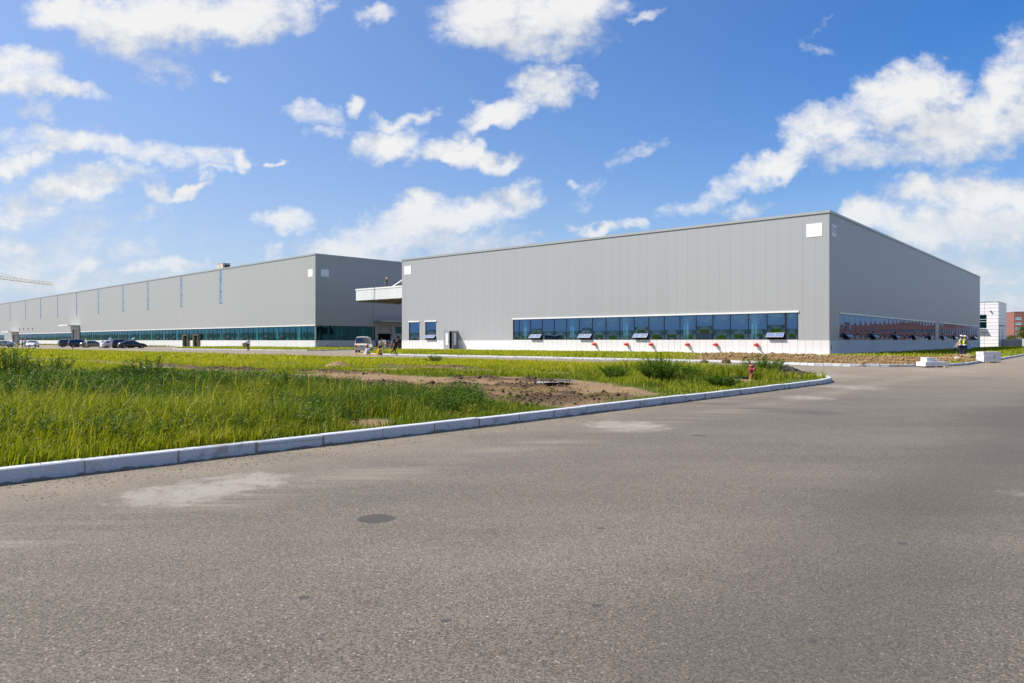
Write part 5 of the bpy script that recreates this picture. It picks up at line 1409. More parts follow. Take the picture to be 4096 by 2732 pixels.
block(s2+vy*.46, .05, 1.22, .34, .225, .516, 'top rear kerb block of the tall stack')

# tower crane behind the works, its jib tip in view
cr_m = plain('crane_yellow', (0.62, 0.36, 0.09), 0.5)
crane = thing('tower_crane', 'distant yellow tower crane jib over the roof of the works at the left edge', 'crane', (-262.0, 318.0, 0), 0)
def lattice(m, p0, p1, w, n, r=0.09, tri=False):
    p0, p1 = Vector(p0), Vector(p1); d = (p1-p0).normalized(); u = d.cross(Vector((0, 0, 1)))
    if u.length < .1: u = Vector((1, 0, 0))
    u.normalize(); v = u.cross(d).normalized()
    cs = [(-1, -1), (1, -1), (1, 1), (-1, 1)] if not tri else [(-1, -1), (1, -1), (0, 1)]
    pt = lambda c, t: p0+(p1-p0)*t+u*(c[0]*w/2)+v*(c[1]*w/2)
    for c in cs: m.bar(pt(c, 0), pt(c, 1), r, 5)
    for i in range(n):
        for a, b in zip(cs, cs[1:]+cs[:1]):
            m.bar(pt(a, i/n), pt(b, (i+.5)/n), r*.6, 4); m.bar(pt(b, (i+.5)/n), pt(a, (i+1)/n), r*.6, 4)
m = MB(); lattice(m, (0, 0, 0), (0, 0, 33), 1.8, 14); m.build('mast', cr_m, crane)
m = MB(); lattice(m, (0, -14, 33.6), (0.5, 84.0, 33.6), 1.4, 44, r=0.06, tri=True); m.build('jib', cr_m, crane)
m = MB(); lattice(m, (0, 0, 34), (0, 0, 42), 1.2, 5); m.bar((0, 0, 42), (0.3, 56, 34.3), .06, 5); m.bar((0, 0, 42), (0, -13, 34.2), .06, 5); m.build('tower_head', cr_m, crane)
m = MB(); m.box(-1, 1, -14, -10.5, 31.2, 33.2); m.build('counterweight', concrete_m, crane)

# ------------------------------------------------------------------ trees before the brick block
bark_m = plain('bark', (0.10, 0.07, 0.045), 0.9, var=0.2)
tree_m = leaf_mat('tree_leaf', (0.035, 0.075, 0.012), (0.13, 0.16, 0.02), (0.25, 0.20, 0.03), 0.35)
def tree(x, y, h, rad, label, seed, n=2600, light=0.2):
    R = np.random.default_rng(seed); o = thing('tree', label, 'tree', (x, y, 0), 0, 'small trees by the brick block')
    m = MB(); m.bar((0, 0, -.2), (0.05, 0, h*.35), h*.035, 8, h*.022)
    cl = []
    for k in range(9):
        a = k*2.4; e = R.uniform(.45, .95); r = rad*R.uniform(.3, .85)*(1-abs(e-.6)); p = (math.cos(a)*r, math.sin(a)*r, h*e)
        m.bar((0.05, 0, h*R.uniform(.28, .35)), p, h*.014, 5, h*.005, caps=False); cl.append(p)
    m.build('trunk', bark_m, o)
    cl = np.array(cl); w = cl[R.integers(0, len(cl), n)]; P = w+R.normal(0, 1, (n, 3))*np.array([rad*.24, rad*.24, h*.075])
    D = R.normal(0, 1, (n, 3)); LL = R.uniform(.25, .5, n)*h/6
    T = np.stack([np.clip(R.normal(.45+light, .25, n), 0, 1), np.clip(R.random(n)-.85, 0, 1)*4], 1)
    mesh_np('crown', *leaves_np(P, D, LL, LL*.6, T), tree_m, o)
for x, y, h, r, s, lab in ((196, 270, 6.5, 2.8, 1, 'yellowish young tree left of a gap before the brick block'), (209.5, 285, 7.5, 3.4, 2, 'yellow green tree at the right edge before the brick block'), (185, 262, 3.2, 3.2, 3, 'low dark green bushy tree behind the concrete bay'), (205, 268, 3.2, 3.4, 4, 'low dark bushy tree nearest the right edge')):
    tree(x, y, h, r, lab, s, light=.25 if h > 5 else -.15)

# ------------------------------------------------------------------ vehicles
tyre_m = plain('tyre', (0.012, 0.012, 0.013), 0.8); rim_m = plain('alloy', (0.55, 0.56, 0.58), 0.3, 0.7)
red_lamp = plain('red_lamp', (0.45, 0.015, 0.015), 0.15); clear_lamp = plain('clear_lamp', (0.75, 0.76, 0.78), 0.12)
plate_b = plain('blue_plate', (0.08, 0.16, 0.48), 0.4)
def paint(name, col, metal=0.3): 
    return plain(name, col, 0.28, metal, var=0.02, coat=0.8)
# stations: x, sill z, belt z, top z, half width low, half width belt, half width top, glass-side flag (to next), glass-top flag (to next)
SEDAN = [(-2.35, .42, .62, .72, .70, .72, .60, 0, 0), (-2.25, .26, .80, 1.00, .84, .84, .66, 0, 0), (-1.75, .22, .90, 1.07, .89, .88, .68, 0, 1), (-1.05, .20, .94, 1.41, .90, .89, .60, 1, 0), (-.35, .20, .95, 1.46, .90, .90, .60, 1, 0), (-.28, .20, .95, 1.46, .90, .90, .60, 1, 0), (.42, .20, .94, 1.40, .90, .90, .60, 1, 1), (1.15, .20, .90, 1.00, .90, .88, .70, 0, 0), (1.95, .22, .76, .86, .87, .84, .62, 0, 0), (2.30, .28, .58, .66, .76, .74, .55, 0, 0), (2.42, .38, .50, .54, .62, .62, .5, 0, 0)]
HATCH = [(-2.0, .40, .62, .80, .70, .72, .60, 0, 0), (-1.95, .26, .90, 1.05, .84, .84, .66, 0, 1), (-1.62, .22, .96, 1.40, .88, .87, .60, 0, 0), (-1.35, .20, .96, 1.45, .89, .88, .60, 1, 0), (-.45, .20, .95, 1.48, .89, .89, .60, 1, 0), (.30, .20, .94, 1.43, .89, .89, .60, 1, 1), (1.0, .20, .92, 1.03, .89, .87, .70, 0, 0), (1.70, .22, .78, .88, .86, .83, .62, 0, 0), (2.0, .28, .58, .66, .76, .74, .55, 0, 0), (2.1, .38, .5, .54, .62, .62, .5, 0, 0)]
SUVP = [(-2.25, .45, .70, .95, .72, .76, .64, 0, 0), (-2.2, .30, .98, 1.12, .88, .88, .70, 0, 1), (-2.0, .26, 1.05, 1.62, .91, .90, .66, 0, 0), (-1.8, .26, 1.05, 1.67, .91, .90, .66, 1, 0), (-.95, .24, 1.05, 1.72, .92, .91, .66, 1, 0), (-.15, .24, 1.04, 1.72, .92, .91, .66, 1, 0), (.55, .24, 1.03, 1.62, .92, .91, .64, 1, 1), (1.2, .24, 1.02, 1.12, .92, .90, .72, 0, 0), (2.0, .28, .92, 1.02, .90, .87, .66, 0, 0), (2.3, .34, .66, .76, .80, .78, .6, 0, 0), (2.4, .44, .58, .62, .66, .66, .5, 0, 0)]
VAN = [(-2.1, .45, .75, .90, .78, .80, .70, 0, 0), (-2.06, .36, 1.06, 1.16, .83, .83, .76, 0, 1), (-1.92, .32, 1.10, 1.86, .84, .84, .70, 0, 0), (-1.75, .30, 1.10, 1.94, .84, .84, .70, 1, 0), (-.8, .30, 1.10, 1.97, .84, .84, .70, 1, 0), (-.1, .30, 1.10, 1.97, .84, .84, .70, 1, 0), (.75, .30, 1.08, 1.93, .84, .84, .68, 1, 1), (1.62, .30, 1.04, 1.16, .84, .83, .76, 0, 0), (2.0, .32, .85, .95, .82, .80, .7, 0, 0), (2.1, .42, .6, .7, .72, .72, .6, 0, 0)]
def vehicle(name, label, cat, x, y, head, st, pm, wr=0.32, wx=None, group='cars parked before the works', plate=True, hatch_open=0.0, scale=1.0, trim=None):
    o = thing(name, label, cat, (x, y, 0.0), head, group); o.scale = (scale,)*3
    body = MB(); gl = MB(); G = 0.012
    def ring(s):
        X, zs, zb, zt, w0, w1, w2 = s[:7]
        ws = w0*0.86
        half = [(0, zs), (ws, zs), (w0, zs+(zb-zs)*.28), (w0*1.005, zs+(zb-zs)*.62), (w1, zb), (w2+(w1-w2)*.22, zb+(zt-zb)*.86), (w2*.82, zt), (0, zt+.02)]
        return [(X, yy, z) for yy, z in half]
    rings = [ring(s) for s in st]
    for i in range(len(st)-1):
        a, b = rings[i], rings[i+1]
        for k in range(7):
            for sgn in (1, -1):
                q = [a[k], b[k], b[k+1], a[k+1]]; q = [(p[0], p[1]*sgn, p[2]) for p in q]
                if sgn < 0: q.reverse()
                is_gl = (k == 4 and st[i][7]) or (k >= 5 and st[i][8]) 
                if k == 4 and st[i][8]: is_gl = True if st[i][7] else False
                if is_gl:
                    # pillar strip stays body: inset the glass
                    c = [sum(p[j] for p in q)/4 for j in range(3)]
                    s_ = 0.90 if k == 4 else 0.94
                    qi = [tuple(c[j]+(p[j]-c[j])*s_ for j in range(3)) for p in q] if k == 4 else q
                    gl.face(qi, 0, None, True)
                    if k == 4:
                        for e in range(4):
                            f = (e+1) % 4; body.face([q[e], q[f], qi[f], qi[e]], 0, None, False)
                else: body.face(q, 0, None, True)
    for r, rev in ((rings[0], False), (rings[-1], True)):
        f = [(p[0], p[1], p[2]) for p in r]+[(p[0], -p[1], p[2]) for p in r[-2:0:-1]]
        body.face(f if rev else f[::-1], 0)
    ob = body.build('body', pm, o, weld=True)
    gl.build('window_glass', car_glass, o, weld=True)
    L0, L1 = st[0][0], st[-1][0]; W = max(s[4] for s in st)
    wxs = wx or (L0+.95, L1-.95)
    for X in wxs:
        for sgn in (1, -1):
            t = MB(); T = sgn
            t.lathe([(wr*.62, -.10), (wr*.93, -.10), (wr, -.07), (wr, .07), (wr*.93, .10), (wr*.62, .10)], 18, axis='y')
            w = t.build('wheel', tyre_m, o); w.location = (X, sgn*(W-.075), wr)
            r_ = MB(); ysd = 0.085*sgn
            r_.lathe([(wr*.63, ysd), (wr*.56, ysd*.7), (wr*.50, ysd*.6)], 18, axis='y'); r_.lathe([(0.0, ysd*.98), (wr*.14, ysd*.95)], 10, axis='y')
            for k in range(5):
                an = 2*PI*k/5; r_.bar((0.03*math.sin(an), ysd*.8, .03*math.cos(an)), (wr*.58*math.sin(an), ysd*.75, wr*.58*math.cos(an)), wr*.09, 5)
            r_.build('rim', rim_m, w)
    for sgn in (1, -1):       # dark wheel housings set into the flanks
        for X in wxs:
            m = MB(); m.lathe([(0.0, sgn*(W-.17)), (wr*1.17, sgn*(W-.17)), (wr*1.17, sgn*(W*1.0+.003)), (wr*1.06, sgn*(W*1.0+.003))], 18, (X, 0, wr*1.02), 'y')
            m.build('wheel_arch', dark_m, o)
    f = MB(); z0 = st[0][1]
    def lampz(s): return (s[1]+s[2])/2+(s[2]-s[1])*.22
    for sgn in (1, -1):
        s = st[1]; m = MB(); m.box(s[0]-.06, s[0]+.20, sgn*(s[4]-.26) if sgn < 0 else s[4]-.26, (sgn*(s[4]-.26) if sgn < 0 else s[4]-.26)+.0, 0, 0) if False else None
        zz = s[2]-.12; y0, y1 = sorted((sgn*(s[4]-.02), sgn*(s[4]-.30)))
        m = MB(); m.box(s[0]-.05, s[0]+.12, y0, y1+.0, zz-.12 if st is not VAN else zz-.30, zz+.06 if st is not VAN else zz-.02); m.build('tail_light', red_lamp, o, bevel=.015)
        s = st[-2]; zz = s[2]-.02; y0, y1 = sorted((sgn*(s[4]-.02), sgn*(s[4]-.34)))
        m = MB(); m.box(s[0]-.12, s[0]+.03, y0, y1, zz-.10, zz+.03); m.build('headlight', clear_lamp, o, bevel=.015)
        s = st[-4]; m = MB(); m.obox((s[0]-.25, sgn*(s[4]+.10), s[2]+.07), (.05, 0, 0), (0, .09, 0), (0, 0, .06)); m.build('mirror', pm, o, bevel=.02)
    if plate:
        s = st[0]; m = MB(); m.box(s[0]-.018, s[0]+.0, -.22, .22, s[2]-.12 if st is not VAN else .74, s[2]+.02 if st is not VAN else .88); m.build('number_plate', plate_b, o)
        s = st[-1]; m = MB(); m.box(s[0], s[0]+.015, -.22, .22, s[1]+.0, s[1]+.12); m.build('number_plate', plate_b, o)
    s = st[0]; m = MB(); m.box(s[0]-.03, s[0]+.16, -W*.86, W*.86, s[1]-.12, s[1]+.06); m.build('bumper', trim or pm, o, bevel=.03)
    s = st[-2]; m = MB(); m.box(s[0]-.05, s[0]+.10, -W*.80, W*.80, s[1]-.10, s[1]+.05); m.build('bumper', trim or pm, o, bevel=.03)
    if hatch_open:
        s = st[2]; m = MB(); c = (s[0]-.45, 0, s[3]+.10); m.obox(c, (.55, 0, .0+.12), (0, .62, 0), (-.01, 0, .03)); m.build('tailgate', pm, o, bevel=.02)
    if st in (SUVP,):
        for sgn in (1, -1):
            m = MB(); m.bar((-1.7, sgn*.56, 1.76), (.5, sgn*.56, 1.74), .022, 6); m.build('roof_rail', rim_m, o)
    return o
HD = math.atan2(.66, .75)
vehicle('parked_car', 'black saloon parked rightmost in the row before the works', 'car', -72.8, 135.4, HD-.05, SEDAN, paint('black_paint', (.012, .016, .02)), scale=1.03)
vehicle('parked_car', 'dark grey people carrier behind the black saloon', 'car', -76.3, 138.6, HD+.12, SUVP, paint('charcoal_paint', (.035, .04, .05)))
vehicle('parked_car', 'white hatchback parked left of the black saloon', 'car', -79.6, 140.6, HD+.10, HATCH, paint('white_paint', (.72, .73, .74), .0))
vehicle('parked_car', 'bronze brown saloon behind the worker in the yellow helmet', 'car', -86.9, 146.5, HD-.12, SEDAN, paint('bronze_paint', (.17, .15, .12), .5))
vehicle('parked_car', 'black estate with its tailgate raised, left of the bronze saloon', 'car', -94.3, 154.2, HD, SUVP, paint('ink_paint', (.014, .018, .03)), hatch_open=1)
vehicle('parked_car', 'dark olive grey off-road car parked leftmost in the row of six', 'car', -98.6, 157.5, HD, SUVP, paint('olive_paint', (.075, .075, .065), .4))
vehicle('parked_car', 'white saloon facing the camera behind two men in red helmets', 'car', -105.6, 155.6, HD-1.9, SEDAN, paint('pearl_paint', (.74, .75, .78), .0))
vehicle('parked_car', 'silver grey saloon cut by the left edge', 'car', -116.3, 161.5, HD+2.7, SEDAN, paint('grey_paint', (.33, .35, .35), .5))
vehicle('black_suv', 'black people carrier at the open shutter, half hidden by the hall corner', 'car', -18.6, 119.6, 0.62, SUVP, paint('glossy_black', (.016, .016, .02)), group='vehicles between the two buildings')
vehicle('minivan', 'cream white minivan seen from behind between the two buildings', 'van', -18.45, 88.1, 1.64, VAN, paint('cream_paint', (.50, .45, .34), .0), wr=.30, group='vehicles between the two buildings', trim=plain('cream_bumper', (.46, .42, .32), .4))

# ------------------------------------------------------------------ people
skin_m = plain('skin', (0.42, 0.25, 0.17), 0.55, var=.04); hair_m = plain('black_hair', (0.012, 0.010, 0.010), 0.5)
shoe_m = plain('dark_shoe', (0.02, 0.02, 0.022), 0.6)
def skin_mesh(name, verts, edges, mat, parent, root=0, sub=1, extra=None):
    me = bpy.data.meshes.new(name); me.from_pydata([v[:3] for v in verts], edges, [])
    ob = bpy.data.objects.new(name, me); COL.objects.link(ob)
    sk = ob.modifiers.new('skin', 'SKIN'); sk.use_smooth_shade = True
    if not me.skin_vertices: 
        bpy.context.view_layer.objects.active = ob
    for i, v in enumerate(verts):
        sv = me.skin_vertices[0].data[i]; sv.radius = (v[3], v[4] if len(v) > 4 else v[3]); sv.use_root = (i == root)
    ss = ob.modifiers.new('sub', 'SUBSURF'); ss.levels = sub; ss.render_levels = sub
    dg = bpy.context.evaluated_depsgraph_get(); ev = ob.evaluated_get(dg)
    m2 = bpy.data.meshes.new_from_object(ev); bpy.data.objects.remove(ob); bpy.data.meshes.remove(me)
    if extra:
        bm = bmesh.new(); bm.from_mesh(m2); extra(bm); bm.to_mesh(m2); bm.free()
    m2.name = name; m2.materials.clear(); m2.materials.append(mat)
    m2.polygons.foreach_set('use_smooth', [True]*len(m2.polygons))
    o = bpy.data.objects.new(name, m2); return link(o, parent)

def person(label, loc, head, shirt, trousers, hat=None, lean=0.0, arms=((0.05, 0.1, .12), (0.05, 0.1, .12)), legs=((0.02, 0.0), (-0.02, 0.02)), tall=1.74, sleeves='short', vest=None, nod=0.0, shoes=None, group='people on the site', scale_w=1.0, shorts=False):
    """arms: (swing forward, elbow bend, spread) right then left; legs: (swing forward, knee bend)"""
    o = thing('person', label, 'person', loc, head, group); k = tall/1.74; o.scale = (k, k, k)
    cl, sl = math.cos(lean), math.sin(lean)
    hipz = 0.92
    def up(x, y, z):      # rotate the trunk about the hips
        dz = z-hipz; return (x, y*cl+dz*sl, hipz+dz*cl-y*sl)
    def leg(sgn, sw, kn):
        hip = (sgn*.092, 0, hipz); knee = (sgn*.10, .44*math.sin(sw), hipz-.44*math.cos(sw))
        a = sw-kn; ank = (sgn*.10, knee[1]+.42*math.sin(a), knee[2]-.42*math.cos(a)); toe = (sgn*.115, ank[1]+.17*math.cos(a), ank[2]-.055+.17*math.sin(a)*.8)
        heel = (sgn*.10, ank[1]-.045*math.cos(a), ank[2]-.05)
        return hip, knee, ank, toe, heel
    Ls = [leg(1, *legs[0]), leg(-1, *legs[1])]
    low = min(min(l[3][2], l[4][2]) for l in Ls)-.035
    hipz_off = -low
    def arm(sgn, sw, eb, spd):
        sh = up(sgn*.185*scale_w, 0, 1.40)
        a = sw; e = (sh[0]+sgn*math.sin(spd)*.29, sh[1]+.29*math.sin(a)*math.cos(spd), sh[2]-.29*math.cos(a)*math.cos(spd))
        b = a+eb; w = (e[0]+sgn*math.sin(spd*.4)*.25, e[1]+.25*math.sin(b), e[2]-.25*math.cos(b))
        dr = Vector((w[0]-e[0], w[1]-e[1], w[2]-e[2])).normalized()
        return sh, e, w, dr
    As = [arm(1, *arms[0]), arm(-1, *arms[1])]
    V = []; E = []
    def add(p, r, r2=None, par=None):
        V.append((p[0], p[1], p[2]+hipz_off, r, r2 or r)); i = len(V)-1
        if par is not None: E.append((par, i))
        return i
    pel = add((0, 0, hipz), .135, .10); sp = add(up(0, .01, 1.13), .125, .095, pel); ch = add(up(0, 0, 1.34), .15, .105, sp); nk = add(up(0, -.01, 1.465), .058, .058, ch)
    hb = up(0, .02, 1.535); hd = add(hb, .055, .06, nk)
    armi = []
    for sgn, (sh, e, w, dr) in zip((1, -1), As):
        a = add(sh, .06, None, ch); b = add(e, .043, None, a); c = add(w, .030, None, b)
        pm_ = Vector(w)+dr*.06; d = add(pm_, .038, .018, c)
        sx = dr.cross(Vector((0, 0, 1)));
        if sx.length < .2: sx = Vector((0, 1, 0))
        sx.normalize(); cu = sx.cross(dr).normalized()
        for fi in range(4):
            base = pm_+dr*.045+sx*(-.027+.018*fi); ln = (.065, .078, .074, .058)[fi]
            m1 = add(base, .010, None, d); m2 = add(base+dr*ln*.55+cu*.006, .009, None, m1); add(base+dr*ln*.9+cu*.022, .0075, None, m2)
        tb = pm_-dr*.02+sx*(-.042); t1 = add(tb, .011, None, d); add(tb+dr*.045-sx*.022+cu*.012, .009, None, t1)
    for l in Ls:
        a = add(l[0], .088, None, pel); b = add(l[1], .058, None, a); c = add(l[2], .040, None, b); add(l[3], .034, .028, c)
    hc = Vector(up(0, .045, 1.635)); hc.z += hipz_off
    rot = Matrix.Rotation(-(lean+nod), 3, 'X')
    def head_extra(bm):
        r = bmesh.ops.create_uvsphere(bm, u_segments=20, v_segments=14, radius=1.0)
        for v in r['verts']:
            c = v.co.copy(); x, y, z = c.x*.076, c.y*.098, c.z*.118
            if z < 0: x *= 1-.28*(-z/.118)**1.5; y += .012*(-z/.118)
            if y > .06: 
                y = .06+(y-.06)*.75
                y += .026*math.exp(-((x/.014)**2+((z+.012)/.024)**2))      # nose
                y += .006*math.exp(-((x/.028)**2+((z+.058)/.010)**2))      # lips
                y -= .008*(math.exp(-(((abs(x)-.032)/.014)**2+((z-.012)/.012)**2)))  # eye sockets
            v.co = rot @ Vector((x, y, z))+hc
        for sgn in (1, -1):
            q = bmesh.ops.create_uvsphere(bm, u_segments=8, v_segments=6, radius=1.0)
            for v in q['verts']: v.co = rot @ Vector((sgn*.076+v.co.x*.010, -.005+v.co.y*.018, -.005+v.co.z*.030))+hc
    body = skin_mesh('body', V, E, skin_m, o, 0, 1, head_extra)
    eyes = MB()
    for sgn in (1, -1):
        c = rot @ Vector((sgn*.032, .082, .012))+hc; eyes.lathe([(0, -.006), (.008, 0), (0, .006)], 8, tuple(c), 'y')
    eyes.build('eyes', dark_m, o)
    # shirt
    S = []; SE = []
    def sadd(p, r, r2, par=None):
        S.append((p[0], p[1], p[2]+hipz_off, r, r2)); i = len(S)-1
        if par is not None: SE.append((par, i))
        return i
    a0 = sadd((0, 0, hipz-.05), .165, .125); a1 = sadd(up(0, .01, 1.12), .150, .118, a0); a2 = sadd(up(0, 0, 1.34), .172, .125, a1); sadd(up(0, -.005, 1.455), .078, .072, a2)
    for (sh, e, w, dr) in As:
        b0 = sadd(sh, .082, .082, a2)
        if sleeves == 'short': mid = tuple(sh[i]+(e[i]-sh[i])*.72 for i in range(3)); sadd(mid, .072, .072, b0)
        else: b1 = sadd(e, .060, .060, b0); mid = tuple(e[i]+(w[i]-e[i])*.92 for i in range(3)); sadd(mid, .045, .045, b1)
    skin_mesh('shirt', S, SE, shirt, o, 0, 1)
    T_ = [(0, 0, hipz+hipz_off+.02, .152, .118)]; TE = []
    for l in Ls:
        i = len(T_); 
        if shorts:
            T_ += [(l[0][0], l[0][1], l[0][2]+hipz_off-.04, .105, .105), (l[1][0], l[1][1], l[1][2]+hipz_off, .08, .08)]; TE += [(0, i), (i, i+1)]
        else:
            T_ += [(l[0][0], l[0][1], l[0][2]+hipz_off-.04, .105, .105), (l[1][0], l[1][1], l[1][2]+hipz_off, .076, .076), (l[2][0], l[2][1], l[2][2]+hipz_off+.02, .066, .066)]; TE += [(0, i), (i, i+1), (i+1, i+2)]
    skin_mesh('trousers', T_, TE, trousers, o, 0, 1)
    for l in Ls:
        skin_mesh('shoe', [(l[4][0], l[4][1], l[4][2]+hipz_off+.0, .048, .05), (l[2][0]*.5+l[3][0]*.5, l[2][1]*.5+l[3][1]*.5, (l[2][2]*.3+l[3][2]*.7)+hipz_off, .046, .045), (l[3][0], l[3][1], l[3][2]+hipz_off, .044, .034)], [(0, 1), (1, 2)], shoes or shoe_m, o)
    def cap_mesh(nm, mat, prof, peak=0.0, brim=0.0):
        m = MB(); m.lathe(prof, 20)
        if brim: m.lathe([(prof[0][0]*.9, prof[0][1]), (prof[0][0]+brim, prof[0][1]-.008), (prof[0][0]+brim, prof[0][1]-.002), (prof[0][0]*.9, prof[0][1]+.006)], 20)
        if peak:
            for i in range(8):
                a, b = PI*(.18+.64*i/8), PI*(.18+.64*(i+1)/8); R0 = prof[0][0]
                q = [(R0*math.cos(a)*.95, R0*math.sin(a), prof[0][1]), (R0*math.cos(b)*.95, R0*math.sin(b), prof[0][1]), (R0*math.cos(b)*.9, R0*math.sin(b)+peak*math.sin(b), prof[0][1]-.012), (R0*math.cos(a)*.9, R0*math.sin(a)+peak*math.sin(a), prof[0][1]-.012)]
                m.face(q, 0); m.face([(p[0], p[1], p[2]-.006) for p in q][::-1], 0)
        h = m.build(nm, mat, o); h.location = hc; h.rotation_euler = (-(lean+nod), 0, 0); h.scale = (1, 1.22, 1); return h
    cap_mesh('hair', hair_m, [(.078, -.045 if hat is None else -.06), (.084, .01), (.082, .05), (.066, .092), (.038, .118), (0, .128)]).location = hc+rot @ Vector((0, -.014, .004))
    if hat and hat[0] == 'helmet': cap_mesh('helmet', hat[1], [(.118, .025), (.120, .05), (.112, .10), (.085, .145), (.045, .168), (0, .175)], peak=.045, brim=.012)
    if hat and hat[0] == 'cap': cap_mesh('cap', hat[1], [(.096, .04), (.118, .075), (.122, .10), (.10, .125), (.05, .14), (0, .142)], peak=.075)
    if vest:
        Q = [(0, 0, hipz+.10+hipz_off, .172, .132), (*up(0, .01, 1.14)[:2], up(0, .01, 1.14)[2]+hipz_off, .160, .128), (*up(0, 0, 1.345)[:2], up(0, 0, 1.345)[2]+hipz_off, .178, .132), (*up(0, -.005, 1.43)[:2], up(0, -.005, 1.43)[2]+hipz_off, .10, .09)]
        v = skin_mesh('vest', Q, [(0, 1), (1, 2), (2, 3)], vest, o)
        m = MB(); zc = 1.02+hipz_off
        m.lathe([(.168, zc-.03), (.172, zc), (.168, zc+.03)], 20); h = m.build('reflective_band', plain('reflective', (.75, .76, .76), .3), o); h.scale = (1, .80, 1)
    return o
def cloth(n, c): return plain(n, c, 0.8, var=0.10, scale=6, spec=0.2)
white_c = cloth('white_shirt', (.72, .70, .72)); black_c = cloth('black_cloth', (.014, .014, .016)); navy_c = cloth('navy_cloth', (.018, .025, .05)); grey_c = cloth('grey_trousers', (.42, .41, .43))
green_c = cloth('green_tee', (.035, .085, .065)); blue_c = cloth('blue_polo', (.015, .09, .50)); khaki_c = cloth('stone_tee', (.52, .46, .36)); olive_c = cloth('olive_shirt', (.13, .145, .10)); jean_c = cloth('slate_jeans', (.10, .11, .14)); camo_c = cloth('mottled_shirt', (.35, .35, .36)); hiv = cloth('lime_vest', (.55, .68, .03))
yel_h = plain('yellow_helmet', (.80, .62, .01), .3); red_h = plain('red_helmet', (.60, .03, .02), .3); cap_w = plain('white_cap', (.74, .76, .80), .5)
def look(x, y, tx, ty): return math.atan2(ty-y, tx-x)-PI/2
# two men in vests behind the soil mound, looking down to the right
person('man in lime vest and white cap standing behind the soil mound, hands behind his back', (35.70, 56.2, .10), -PI/2-.25, olive_c, navy_c, ('cap', cap_w), nod=.42, arms=((-.55, -.15, .05), (-.5, -.2, .05)), vest=hiv, tall=1.74)
person('man in lime vest and white cap reading a blue sheet beside his colleague', (36.50, 57.0, .10), -PI/2+.05, olive_c, navy_c, ('cap', cap_w), nod=.55, arms=((.35, 1.0, .05), (.35, 1.0, .05)), vest=hiv, tall=1.72)
o = thing('paper_sheet', 'pale blue sheet held by the man in the lime vest', 'paper', (36.90, 56.9, .88), -.3)
m = MB(); m.obox((0, 0, .12), (.13, 0, .03), (0, .002, 0), (.03, 0, .17)); m.build('sheet', plain('blue_paper', (.20, .36, .75), .6), o)
o = thing('hand_bag', 'dark pouch held behind the back of the man in the lime vest', 'pouch', (35.2, 56.1, .78), 0)
m = MB(); m.box(-.11, .05, -.05, .05, -.08, .06); m.build('pouch', black_c, o, bevel=.02); m = MB(); m.bar((-.06, 0, .06), (.0, 0, .12), .012, 6); m.bar((.0, 0, .12), (.04, 0, .06), .012, 6); m.build('strap', black_c, o)
# worker on the canopy roof
wm = np.array(A)+D1*72.6+D2*(SB+1.4)
person('worker in yellow helmet and green T-shirt standing on the canopy roof', (wm[0], wm[1], 10.21), look(wm[0], wm[1], -12, 0)+.5, green_c, jean_c, ('helmet', yel_h), nod=.35, tall=1.86, arms=((.1, .2, .30), (.0, .15, .22)), scale_w=1.05)
m = MB(); h0 = np.array(A)+D1*74.0+D2*(SB-.10); h1 = np.array(A)+D1*74.25+D2*(SB-.12); pts = [(*h0, 10.5), (*h0, 10.2), (*(h0*.5+h1*.5), 8.3), (*h1, 5.2), (*(h1-np.array([.1, 0])), 1.6)]
for a, b in zip(pts, pts[1:]): m.bar(a, b, .035, 6)
o = m.build('rope', plain('dark_rope', (.07, .07, .09), .7)); tag(o, 'dark rope hanging down from the canopy roof edge', 'rope')
# man with a cardboard panel
wx, wy = gpt(993, 1404.6)
person('man in white shirt and dark trousers walking past the far works with a cardboard box', (wx, wy, 0), look(wx, wy, wx-.5, wy+.9), white_c, navy_c, None, lean=.04, arms=((-.15, .15, .08), (.15, .2, .14)), legs=((.22, .05), (-.22, .25)), tall=1.76)
o = thing('cardboard_box', 'flat brown cardboard box carried by the man in the white shirt', 'box', (wx-.42, wy-.1, .62), .5)
m = MB(); m.obox((0, 0, .25), (.30, 0, .10), (0, .10, 0), (-.10, 0, .30)); m.build('carton', plain('cardboard', (.42, .28, .13), .8), o, bevel=.008)
